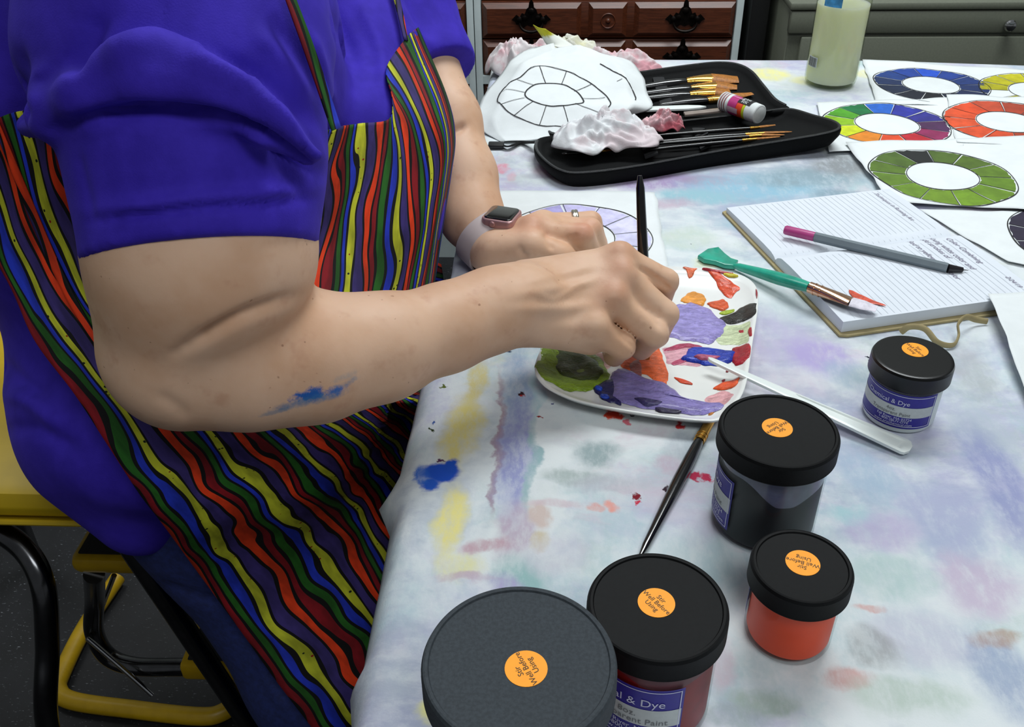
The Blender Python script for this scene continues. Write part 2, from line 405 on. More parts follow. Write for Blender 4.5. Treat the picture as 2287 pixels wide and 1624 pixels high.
# ------------------------------------------------------------------ stained table cloth
def cloth_mat(zone):
    s = NT('white cotton with paint stains'); o = s.obj()
    warp = s.noise(11, 6, 0.62, o, col=True)
    wv = s.n('ShaderNodeVectorMath', op='SUBTRACT'); s.link(warp, wv.inputs[0]); wv.inputs[1].default_value = (0.5, 0.5, 0.5)
    w2 = s.n('ShaderNodeVectorMath', op='SCALE'); s.link(wv.outputs[0], w2.inputs[0]); w2.inputs['Scale'].default_value = 0.055
    ad = s.n('ShaderNodeVectorMath', op='ADD'); s.link(o, ad.inputs[0]); s.link(w2.outputs[0], ad.inputs[1]); q = ad.outputs[0]
    wn = s.noise(120, 3, 0.6, o, col=True); wm = s.n('ShaderNodeVectorMath', op='MULTIPLY_ADD'); s.link(wn, wm.inputs[0]); wm.inputs[1].default_value = (.016, .016, 0); wm.inputs[2].default_value = (-.008, -.008, 0)
    ad2 = s.n('ShaderNodeVectorMath', op='ADD'); s.link(o, ad2.inputs[0]); s.link(wm.outputs[0], ad2.inputs[1]); q2 = ad2.outputs[0]
    c = s.n('ShaderNodeRGB').outputs[0]; c.default_value = (*lin('#d6dcdd'), 1)
    dry = s.ss(s.noise(48, 6, 0.7, s.mapping(o, sc=(1.7, 0.7, 1))), 0.34, 0.60, 0.52, 1.0)
    dryx = s.ss(s.noise(40, 6, 0.7, s.mapping(o, sc=(0.8, 1.5, 1))), 0.34, 0.60, 0.52, 1.0)
    # wide faint washes of thinned dye
    for k, (col, sc, lo, hi, op) in enumerate((('#a9a6c8', 4.2, .46, .63, .72), ('#a3c0c6', 5.0, .47, .65, .70), ('#c9a9b9', 4.6, .50, .67, .6),
                                               ('#9fb3a6', 6.5, .54, .70, .45), ('#8f9bb0', 3.1, .52, .68, .65), ('#d6d3a6', 5.5, .62, .72, .35))):
        n = s.noise(sc, 6, 0.68, s.mapping(q, loc=(k*3.7, k*1.9, k)), 0.4)
        fx = s.math('MULTIPLY', s.ss(n, lo, hi), op)
        c = s.mix(s.math('MULTIPLY', fx, dry if k % 2 else dryx), c, lin(col))
    def stain(px, py, wpx, hpx, col, op, rot=0.0, edge=0.42, st='y', q=q):
        nonlocal c
        ctr = P(px, py); a = abs(P(px+wpx, py)[0]-ctr[0]); b = np.linalg.norm(P(px, py-hpx)-ctr)
        x0, x1, y0, y1 = zone
        if ctr[0]+a*1.4+.02 < x0 or ctr[0]-a*1.4-.02 > x1 or ctr[1]+b*1.4+.02 < y0 or ctr[1]-b*1.4-.02 > y1: return
        m = s.mapping(q, loc=(ctr[0], ctr[1], T), rot=(0, 0, rot), sc=(a, b, 10), typ='TEXTURE')
        ln = s.n('ShaderNodeVectorMath', op='LENGTH'); s.link(m, ln.inputs[0])
        fx = s.ss(ln.outputs['Value'], 1+edge, 1-edge)
        nd = fx.node; nd.inputs[1].default_value = 1-edge; nd.inputs[2].default_value = 1+edge; nd.inputs[3].default_value = op; nd.inputs[4].default_value = 0
        if st: fx = s.math('MULTIPLY', fx, dry if st == 'y' else dryx)
        c = s.mix(fx, c, lin(col))
    L = [  # left lane of streaks
        (1060, 850, 22, 50, '#cfc48a', .85), (1030, 960, 38, 70, '#d3c77e', .9), (1005, 1150, 34, 75, '#dcd38a', .8), (1030, 1260, 60, 35, '#d9d69a', .6),
        (1108, 960, 9, 120, '#a08a96', .85, .03), (1100, 1090, 8, 40, '#9d8f9c', .8), (1150, 870, 32, 90, '#93a7c0', .85), (1148, 1010, 40, 120, '#8e93bf', .9, .02),
        (1185, 1030, 14, 90, '#93b0b4', .8), (1190, 880, 14, 50, '#9fc0c8', .6), (1150, 1180, 40, 60, '#b3a3b4', .7), (1165, 1300, 55, 60, '#8fb3b2', .75), (1130, 1330, 35, 50, '#a99fc4', .7),
        (1090, 1215, 50, 16, '#b99aa4', .7), (1040, 1290, 70, 10, '#b7a3b4', .6), (1210, 1150, 25, 30, '#c1a294', .5), (1200, 1205, 20, 18, '#c3b38c', .6),
        # middle
        (1335, 1010, 60, 26, '#93a4a6', .8), (1290, 1060, 70, 18, '#a3b0ae', .7), (1370, 1075, 80, 20, '#b0b3bb', .6), (1530, 1000, 40, 30, '#a8b1ba', .6), (1510, 1040, 30, 20, '#c1a8b8', .5),
        (1250, 1120, 70, 10, '#c9b4bb', .5), (1380, 1130, 14, 12, '#df9c90', .9), (1345, 1130, 16, 10, '#d8958a', .6),
        (985, 1042, 50, 20, '#1449b4', 1.0, .1, .25, None), (955, 1072, 26, 16, '#1c52b8', 1.0, .3, .3, None), (1015, 1030, 22, 12, '#1449b0', 1.0, 0, .3, None), (938, 1050, 14, 22, '#2b64bf', .8),
        # back band of dye between the brush case and the notebook
        (1360, 392, 170, 10, '#7c6a86', .95, 0, .3, None), (1250, 378, 60, 12, '#9c8594', .6, 0, .3, None), (1480, 405, 110, 20, '#a18fb3', .8), (1590, 402, 70, 10, '#a05c74', .55), (1690, 415, 160, 30, '#8fb6c9', .95),
        (1560, 440, 100, 16, '#93b9c4', .8), (1800, 400, 120, 22, '#8ba0aa', .9), (1880, 370, 70, 24, '#8b9093', .8), (1500, 455, 60, 12, '#b8a4b4', .6), (1880, 440, 70, 14, '#7e93a0', .6), (1980, 405, 40, 24, '#9aa5ad', .5),
        (1185, 345, 22, 12, '#a8a8b4', .6), (1125, 378, 14, 10, '#d58fa0', .9), (1145, 395, 12, 8, '#d8a0ae', .7), (1190, 400, 60, 14, '#b3bcbf', .5), (1240, 370, 40, 20, '#b3a0ae', .6),
        (1520, 170, 60, 10, '#dfe0a6', .5), (1720, 165, 46, 12, '#e1dd9a', .85), (1800, 180, 30, 10, '#e2dfa8', .6), (1930, 165, 24, 8, '#e2dfa8', .6),
        # under and around the notebook
        (1530, 530, 60, 26, '#c3cfc2', .6), (1640, 500, 40, 14, '#9fb9c4', .6), (1600, 590, 40, 12, '#d8d9a8', .6), (1740, 760, 90, 60, '#b4aec9', .6), (1840, 800, 70, 40, '#ab9fcb', .7), (1780, 690, 60, 30, '#b7c3c6', .5),
        (1900, 840, 50, 30, '#9fb4c2', .5), (1760, 860, 70, 30, '#c6bcc9', .5), (2200, 960, 60, 50, '#aeb9c2', .6), (2170, 820, 40, 60, '#a9aeb0', .5),
        # front right
        (1930, 1060, 60, 60, '#9fb2c6', .6), (2100, 1150, 90, 80, '#a3a6c4', .6), (2230, 1080, 60, 120, '#8f95bb', .7), (1880, 1150, 60, 20, '#9fc3c8', .6), (1960, 1190, 80, 40, '#b6a9c9', .5), (2000, 1290, 90, 40, '#a9c2be', .5),
        (2190, 1300, 90, 60, '#b9a5bf', .55), (2080, 1420, 120, 60, '#b7b7c9', .5), (1960, 1450, 60, 40, '#8f8f8f', .5), (1900, 1520, 70, 26, '#c08d86', .55), (2230, 1500, 60, 90, '#8f9db9', .6), (2040, 1560, 120, 40, '#a9bcae', .5),
        (1700, 1560, 60, 30, '#9fb2a6', .6), (1640, 1600, 60, 30, '#93a1a3', .5), (1600, 1480, 30, 60, '#c9b4bf', .5), (2220, 1420, 50, 20, '#a8866f', .5), (1960, 1360, 40, 10, '#c98f86', .5), (1560, 1180, 60, 40, '#b9b2c4', .5),
        (1480, 1130, 30, 40, '#c3bcc9', .5), (1900, 950, 60, 20, '#c6bcd0', .4), (1230, 1240, 60, 40, '#c3c0cc', .5), (990, 1590, 40, 30, '#d9d78e', .7)]
    for a in L: stain(*a[:5], min(1.0, a[5]*1.3), *a[6:])
    # crisp little spatters
    for px, py, r, col in ((1163, 881, 6, '#301018'), (1168, 884, 4, '#a01c1c'), (1210, 932, 5, '#8c1a1c'), (1232, 902, 5, '#1b1f6a'), (1372, 925, 15, '#cf3420'), (1360, 931, 8, '#d84428'), (1410, 926, 5, '#3a3038'),
                           (1400, 943, 9, '#d06a78'), (1520, 950, 9, '#c22c30'), (1420, 1110, 8, '#7a1424'), (1426, 1122, 6, '#c03048'), (1490, 1093, 9, '#33202c'), (1555, 1065, 12, '#b02c4c'), (1580, 1070, 12, '#b83050'), (1530, 1060, 6, '#b83050'),
                           (1130, 778, 10, '#22304a'), (962, 960, 4, '#2a3a18'), (968, 945, 5, '#3a5a9a'), (985, 1030, 5, '#503050'), (990, 862, 4, '#55621e'), (1545, 545, 2, '#22304a'), (1938, 800, 2, '#222233'), (1941, 806, 2, '#222233')):
        stain(px, py, r, r*0.8, col, 1.0, 0.4, 0.30, None, q2)
    fib = s.noise(700, 2, 0.5, o)
    wr = s.noise(9, 4, 0.55, s.mapping(o, sc=(1.0, 0.45, 1)), 0.6)
    s.set(col=c, rough=0.85, spec=0.25, sheen=0.05)
    h = s.math('ADD', s.math('MULTIPLY', fib, 0.08), wr); s.bump(h, 0.5, 0.0035)
    return s.m
ZONES = ((-9, .13, -9, .90), (.13, 9, -9, .90), (-9, 9, .90, 9))
M_cloths = [cloth_mat(z) for z in ZONES]
# silhouette of the overhang that lies out over the lap: (pixel, drop)
OV = [(1092, 200, -.006), (1030, 500, -.006), (1000, 660, -.01), (972, 800, -.01), (941, 868, -.018), (918, 960, -.02), (892, 1071, -.028), (846, 1139, -.032), (871, 1196, -.030), (845, 1330, -.030), (809, 1510, -.032), (781, 1550, -.032), (786, 1640, -.030), (770, 1760, -.03)]
ov = np.array([P(a, b, c) for a, b, c in OV]); ov = ov[np.argsort(ov[:, 1])]
ys = np.concatenate([np.linspace(-0.28, 0.25, 14)[:-1], np.linspace(0.25, YB-0.001, 190)])
def backedge(x): return YB-0.02*max(0, x-0.15)-0.10*max(0, x-0.55)
rowsG = []
xin = np.concatenate([[XE+0.012, XE+0.03], np.linspace(XE+0.06, 1.56, 80)])
for i, y in enumerate(ys):
    xo = np.interp(y, ov[:, 1], ov[:, 0], left=ov[0, 0], right=XE-0.008); zo = np.interp(y, ov[:, 1], ov[:, 2]-T, left=-.03, right=-.02)
    r = [(xo+0.016, y, T+zo-0.055), (xo+0.006, y, T+zo-0.03), (xo, y, T+zo), ((xo*0.7+XE*0.3), y, T+zo*0.62+0.001), ((xo*0.3+XE*0.7), y, T+zo*0.22), (XE+0.003, y, T-0.0006)]
    for x in xin: r.append((x, y if i < len(ys)-1 else backedge(x), T))
    rowsG.append(r)
# the far hem drops a little behind the table
last = [(x, y+0.004, z-0.012) for x, y, z in rowsG[-1]]; last2 = [(x, y+0.006, z-0.06) for x, y, z in rowsG[-1]]
for k in range(len(rowsG)):
    y = ys[k]
    if y > 1.2:
        f_ = (y-1.2)/(YB-1.2); rowsG[k] = [(x, yy+f_*(backedge(x)-YB), z) if k < len(rowsG)-1 else (x, yy, z) for x, yy, z in rowsG[k]]
G = np.array(rowsG+[last, last2])
wv = vnoise(np.stack([G[..., 0]*1.0, G[..., 1]*0.5, 0*G[..., 0]], -1), 14, 3)
G[..., 2] += np.where(G[..., 2] > T-0.002, 0.0004+0.0005*wv, 0.003*vnoise(G*np.array([.3, 1, .3]), 40, 5))
v, f = gridgeo(G)
cl = mesh('tablecloth', v, f, M_cloths[0])
for m_ in M_cloths[1:]: cl.data.materials.append(m_)
cen = np.array([v[list(q)].mean(0) for q in f])
cl.data.polygons.foreach_set('material_index', np.where(cen[:, 1] > .90, 2, np.where(cen[:, 0] > .13, 1, 0)).astype(np.int32))
tag(cl, 'white cotton cloth stained with paint spread over the whole table', 'tablecloth')
thick(cl, 0.0008)
# ------------------------------------------------------------------ paint jars
M_lid = mat('black ribbed plastic', '#070809', 0.6, spec=0.15, noise=(400, 0.25), bump=(900, 0.12, 0.0002))
M_lid_grey = mat('black plastic with painted sheen', '#33393e', 0.75, spec=0.3, noise=(500, 0.18), bump=(900, 0.15, 0.0002))  # grey puts the ceiling light's reflection into the black lid's colour
M_lid_gloss = mat('glossy black plastic', '#050505', 0.3, spec=0.4, noise=(300, 0.2))
M_sticker = mat('fluorescent orange paper', '#ffa008', 0.6, noise=(200, 0.03))
M_ink = mat('black printing ink', '#33200c', 0.6)
M_labelblue = mat('blue printed label', '#241a86', 0.42, noise=(200, 0.08))
M_labelwhite = mat('white printed label', '#b8bfbe', 0.5, noise=(200, 0.05))
M_labelline = mat('white label ink', '#c9cbe2', 0.5)
M_greyink = mat('grey typed ink', '#6a6e70', 0.6)
def clear_mat(name, tint, rough=0.05, amt=0.10):
    s = NT(name); t = s.t
    tr = s.n('ShaderNodeBsdfTransparent'); tr.inputs[0].default_value = (*lin(tint), 1)
    gl = s.n('ShaderNodeBsdfGlossy'); gl.inputs['Roughness'].default_value = rough
    lw = s.n('ShaderNodeLayerWeight'); lw.inputs[0].default_value = 0.35
    mx = s.n('ShaderNodeMixShader'); s.link(s.math('ADD', s.math('MULTIPLY', lw.outputs['Fresnel'], 0.14), amt*0.08), mx.inputs[0])
    s.link(tr.outputs[0], mx.inputs[1]); s.link(gl.outputs[0], mx.inputs[2]); s.link(mx.outputs[0], s.out.inputs[0])
    return s.m
M_clear = clear_mat('clear plastic', '#f4f6f6')
def paint(name, col, rough=0.35, coat=0.3, amt=0.12, sc=90): return mat(name, col, rough, coat=coat, noise=(sc, amt))
M_pblack = paint('black paint behind plastic', '#08090e', 0.5, 0.0, 0.3, 40)
M_porange = paint('orange paint behind plastic', '#fa4c12', 0.5, 0.0, 0.06, 20)
M_pred = paint('red paint behind plastic', '#8c1416', 0.45, 0.0, 0.3, 30)
M_smear = mat('thin grey film of paint', '#585a70', 0.25, coat=0.5, noise=(30, 0.3))
M_smear_red = mat('thin red film of paint', '#6e3038', 0.4, noise=(30, 0.3))
M_milk = mat('milky plastic', '#cdd6d2', 0.35, sss=0.3, noise=(20, 0.03))

def imgdir(px, py, z, dx, dy):
    a = P(px, py, z); b = P(px+dx*8, py+dy*8, z); return math.atan2(b[1]-a[1], b[0]-a[0])
def ring_sticker(t, c, z, ang, r=0.0104):
    n = 40; a = np.linspace(0, 2*np.pi, n, endpoint=False)
    st = MB().add(*polygeo(np.stack([c[0]+r*np.cos(a), c[1]+r*np.sin(a)], 1), z, z+0.00025)).build('sticker', M_sticker, t)
    v, f = textgeo('Stir\nWell Before\nUsing', 0.0041, space=0.92); v = rotz(v, ang)+np.array([c[0], c[1], z+0.0004])
    mesh('lettering', v, f, M_ink, st, smooth=False)
def cylpatch(r, a0, a1, z0, z1, n=24, base=0.0):
    a = np.linspace(a0, a1, n)+base
    G = np.array([[(r*math.cos(q), r*math.sin(q), z) for q in a] for z in (z0, z1)]); return gridgeo(G)
def wraptext(body, size, r, ac, zc, base, align='CENTER', space=1.0):
    v, f = textgeo(body, size, align, space=space)
    a = ac+v[:, 0]/r+base; return np.stack([r*np.cos(a), r*np.sin(a), zc+v[:, 1]], 1), f
def jar(label, px, py, pz, rl, rb, h, kind, sticker, tdir, lab=None, lidh=0.016, lidmat=None, ring=True):
    top = P(px, py, pz) if pz else P(px, py)
    c = np.array([top[0], top[1], T+0.001]); t = thing('paint_jar', label, 'jar', c, 'paint jars on the table')
    facing = math.atan2(CAM[1]-c[1], CAM[0]-c[0])          # towards the photographer
    zl = h-lidh
    # lid with a knurled skirt and a raised rim round the top
    n = 140; a = np.linspace(0, 2*np.pi, n, endpoint=False); kn = np.where(np.arange(n) % 2, 0.00035, 0.0)
    prof = [(rl-0.0010, zl-0.0002, 0), (rl, zl+0.0012, 0), (rl, zl+0.0018, 1), (rl-0.0002, h-0.0030, 1), (rl-0.0003, h-0.0024, 0), (rl-0.0012, h-0.0004, 0), (rl-0.0022, h, 0)]
    prof += [(rl-0.0036, h-0.0001, 0), (rl-0.0042, h-0.0011, 0), (rl-0.0052, h-0.0012, 0)] if ring else [(rl-0.004, h, 0)]
    ztop = prof[-1][1]
    L = MB(); V = []
    for r, z, k in prof: V.append(np.stack([(r-k*kn)*np.cos(a), (r-k*kn)*np.sin(a), np.full(n, z)], 1))
    vv = np.vstack(V+[np.array([[0, 0, ztop]])]); ff = []
    for i in range(len(prof)-1):
        for j in range(n): ff.append((i*n+j, i*n+(j+1) % n, (i+1)*n+(j+1) % n, (i+1)*n+j))
    m = (len(prof)-1)*n
    for j in range(n): ff.append((m+j, m+(j+1) % n, len(vv)-1))
    ff.append(tuple(range(n))[::-1])
    lid = mesh('lid', vv, ff, lidmat or M_lid, t, autosharp=25)
    sp = P(*sticker, h)
    ring_sticker(t, (sp[0]-c[0], sp[1]-c[1]), ztop, imgdir(*sticker, h, *tdir))
    # body
    rn = rl-0.004
    outer = [(0, 0.0015), (rb*0.75, 0.0012), (rb-0.004, 0.0), (rb-0.0012, 0.0012), (rb, 0.0045), (rb, zl-0.006), (rb-0.001, zl-0.003), (min(rn, rb-0.0015), zl-0.0005), (min(rn, rb-0.0015), zl+0.006)]
    body = {'white': M_milk}.get(kind, M_clear)
    v, f = lathegeo(outer+([(0, zl+0.006)] if kind == 'white' else []), 64); MB().add(v, f).build('body', body, t)
    if kind != 'white':
        fill = {'black': 0.66, 'orange': 0.96, 'red': 0.80, 'big': 0.9}[kind]*zl; g = 0.0012
        pm = {'black': M_pblack, 'orange': M_porange, 'red': M_pred, 'big': M_pred}[kind]
        v, f = lathegeo([(0, 0.003), (rb-0.006, 0.003), (rb-g-0.001, 0.005), (rb-g, 0.008), (rb-g, fill), (0, fill)], 64)
        MB().add(v, f).build('paint', pm, t)
        if fill < 0.9*zl:                                    # film left on the wall above the paint
            n2 = 72; aa = np.linspace(0, 2*np.pi, n2, endpoint=False)
            wav = fill+(zl-fill-0.003)*(0.45+0.4*np.sin(aa*2+1.0)+0.15*np.sin(aa*5))
            G = np.array([[((rb-g)*math.cos(q), (rb-g)*math.sin(q), z0) for q in list(aa)+[aa[0]]] for z0 in (0, 1)])
            G[0, :, 2] = fill-0.001; G[1, :, 2] = np.clip(np.append(wav, wav[0]), fill, zl-0.001)
            mesh('paint_film', *gridgeo(G), pm, t)
            G2 = G.copy(); G2[0, :, 2] = np.clip(G[1, :, 2], fill, zl-0.001); G2[1, :, 2] = zl-0.0008; mesh('paint_film', *gridgeo(G2), M_smear if kind == 'black' else M_smear_red, t)
    if lab:
        a0, a1, z0, z1 = math.radians(lab[0]), math.radians(lab[1]), lab[2]*zl, lab[3]*zl; hh = z1-z0
        lb = MB().add(*cylpatch(rb+0.0003, a0, a1, z0, z1, 40, facing)).build('label', M_labelblue, t)
        MB().add(*cylpatch(rb+0.0005, a0, a1-0.035*0.03/rb, z0+0.34*hh, z0+0.64*hh, 40, facing)).build('label_band', M_labelwhite, lb)
        fr = MB(); e = 0.0018; th = 0.0006
        fr.add(*cylpatch(rb+0.0006, a0, a1-e/rb, z1-e-th, z1-e, 40, facing)); fr.add(*cylpatch(rb+0.0006, a0, a1-e/rb, z0+e, z0+e+th, 40, facing))
        fr.add(*cylpatch(rb+0.0006, a1-(e+th)/rb, a1-e/rb, z0+e, z1-e, 3, facing)); fr.build('label_border', M_labelline, lb)
        tc = math.radians(lab[4]); k = hh/0.030
        if tc > -2:
            mesh('lettering', *wraptext('Chemical & Dye', 0.0052*k, rb+0.0007, tc-0.24, z0+0.75*hh, facing, 'CENTER'), M_labelline, lb, smooth=False)
            mesh('lettering', *wraptext('Fall River, MA 02724\n1-800-2BUY-DYE\nwww.prochemical.com', 0.0030*k, rb+0.0007, tc+0.08, z0+0.20*hh, facing, 'CENTER', 0.8), M_labelline, lb, smooth=False)
            mesh('lettering', *wraptext({'white': '4oz.', 'black': '8oz.', 'red': '8oz.', 'orange': '4oz.'}[kind]+'\nTransparent Paint', 0.0040*k, rb+0.0008, tc-0.05, z0+0.48*hh, facing, 'CENTER', 0.9), M_greyink, lb, smooth=False)
    return t
jar('glossy black capped jar with white body and blue label beside the notebook', 2003, 925, 0, 0.0325, 0.0290, 0.0590, 'white', (2043, 784), (.8, .6), (-110, 60, .14, .93, -8), 0.0165, M_lid_gloss, False)
jar('tall jar of black paint with a black lid below the palette', 1700, 1165, 0, 0.0412, 0.0372, 0.0875, 'black', (1736, 955), (-.85, .5), (-130, -36, .16, .80, -80), 0.0165)
jar('small jar of bright orange paint with a black lid', 1755, 1415, 0, 0.0312, 0.0274, 0.0640, 'orange', (1793, 1257), (-.96, -.25), (-190, -76, .30, .92, -110), 0.0165)
jar('jar of dark red paint with a blue label, touching the largest jar', 1469, 1352, 0.0855, 0.0396, 0.0362, 0.0855, 'red', (1466, 1346), (.75, .66), (-80, 33, .12, .84, -14), 0.0165)
jar('largest jar, its wide black lid, coloured grey for reflected ceiling light, nearest the camera', 1159, 1478, 0.115, 0.0480, 0.0440, 0.1150, 'big', (1175, 1493), (-.53, -.85), None, 0.0190, M_lid_grey)

# ------------------------------------------------------------------ palette
OUT = [(1197, 812), (1210, 856), (1262, 886), (1335, 906), (1450, 926), (1560, 939), (1610, 936), (1638, 908), (1664, 862), (1680, 765), (1692, 685), (1688, 642), (1658, 617), (1600, 604), (1515, 597), (1420, 598), (1350, 615), (1290, 665), (1235, 735)]
ow = np.array([P(x, y, .016) for x, y in OUT]); ow = closed_curve(ow, 96); pc = ow.mean(0)
def pal_h(x, y):                                # height of the dished surface above the cloth
    a = np.arctan2(ow[:, 1]-pc[1], ow[:, 0]-pc[0]); r = np.hypot(ow[:, 0]-pc[0], ow[:, 1]-pc[1]); k = np.argsort(a)
    q = np.interp(math.atan2(y-pc[1], x-pc[0]), a[k], r[k], period=2*np.pi); s = math.hypot(x-pc[0], y-pc[1])/q
    return float(np.interp(s, [0, .72, .86, .95, 1.0], [.0036, .0036, .0062, .0118, .0152]))
M_pal = mat('white glazed plastic', '#e4e6e2', 0.25, coat=0.3, noise=(25, 0.03))
t = thing('paint_palette', 'white rounded palette smeared with wet paint under the right hand', 'palette', (pc[0], pc[1], T+0.001))
V = []; FF = []; SR = [(1.0, .0010), (.90, .0004)] ; n = len(ow)
rings = [(.72, .0006), (.86, .0030), (.96, .0085), (1.0, .0138), (1.006, .0150), (1.0, .0158), (.95, .0118), (.86, .0062), (.72, .0036), (.45, .0036), (.2, .0036)]
for s_, z_ in rings: V += [((p[0]-pc[0])*s_, (p[1]-pc[1])*s_, z_) for p in ow]
for i in range(len(rings)-1):
    for j in range(n): FF.append((i*n+j, i*n+(j+1) % n, (i+1)*n+(j+1) % n, (i+1)*n+j))
FF.append(tuple(range((len(rings)-1)*n, len(rings)*n))); FF.append(tuple(range(n))[::-1])
mesh('tray', V, FF, M_pal, t)
DM = {}
def wet(col):
    if col not in DM:
        s = NT('wet paint '+str(len(DM)+1)); o = s.obj(); c = lin(col)
        st = s.noise(70, 5, 0.7, s.mapping(o, sc=(1, 2.5, 1), rot=(0, 0, .6)), 1.0)
        s.set(col=s.mix(s.ss(st, .35, .68), tuple(x*0.72 for x in c), tuple(min(1, x*1.18+.01) for x in c)), rough=0.28, coat=0.18, crough=0.05, spec=.35)
        s.bump(s.noise(160, 4, 0.65, s.mapping(o, sc=(1, 1.8, 1), rot=(0, 0, .6)), 0.8), 0.9, 0.0018)
        DM[col] = s.m
    return DM[col]
def daub(pts, col, h, parent, surf, off, base=0.0003, rough=0.25, z_=None, name='paint_daub', zoom=(1180, 590, 540/2287)):
    q = []
    for x, y in pts:
        w_ = P(zoom[0]+x*zoom[2], zoom[1]+y*zoom[2], .005)
        for _ in range(4): w_ = P(zoom[0]+x*zoom[2], zoom[1]+y*zoom[2], surf(w_[0], w_[1]))
        q.append(w_)
    q = closed_curve(np.array(q), max(28, 5*len(pts))); m = len(q)
    k = rng.uniform(-1, 1, m)*rough*0.10+.045*np.sin(np.arange(m)*2*np.pi/m*5+rng.uniform(0, 6))+.03*np.sin(np.arange(m)*2*np.pi/m*9+rng.uniform(0, 6)); c = q.mean(0)
    if surf is pal_h:
        for i in range(m):                       # stay on the tray
            for _ in range(6):
                if pal_h(q[i][0], q[i][1]) > 0.0150: q[i] = c+(q[i]-c)*0.97
    V = []; rr = [(1.0, 0.0), (.95, .55), (.8, .9), (.55, 1.0), (.28, .85)]
    sd = rng.randint(1000)
    for s_, z in rr:
        for i in range(m):
            p = c+(q[i]-c)*(s_*(1+k[i]*(s_ > .9)))
            nz = vnoise(np.array([[p[0], p[1], 0.0]]), 90, sd)[0]*0.45*(s_ < .99)
            V.append((p[0]-off[0], p[1]-off[1], surf(p[0], p[1])+base+h*max(0.12 if s_ < .99 else 0, z+nz)))
    V.append((c[0]-off[0], c[1]-off[1], surf(c[0], c[1])+base+h*.9)); f = []
    for i in range(len(rr)-1):
        for j in range(m): f.append((i*m+j, i*m+(j+1) % m, (i+1)*m+(j+1) % m, (i+1)*m+j))
    e = (len(rr)-1)*m
    for j in range(m): f.append((e+j, e+(j+1) % m, len(V)-1))
    return mesh(name, V, f, wet(col), parent)
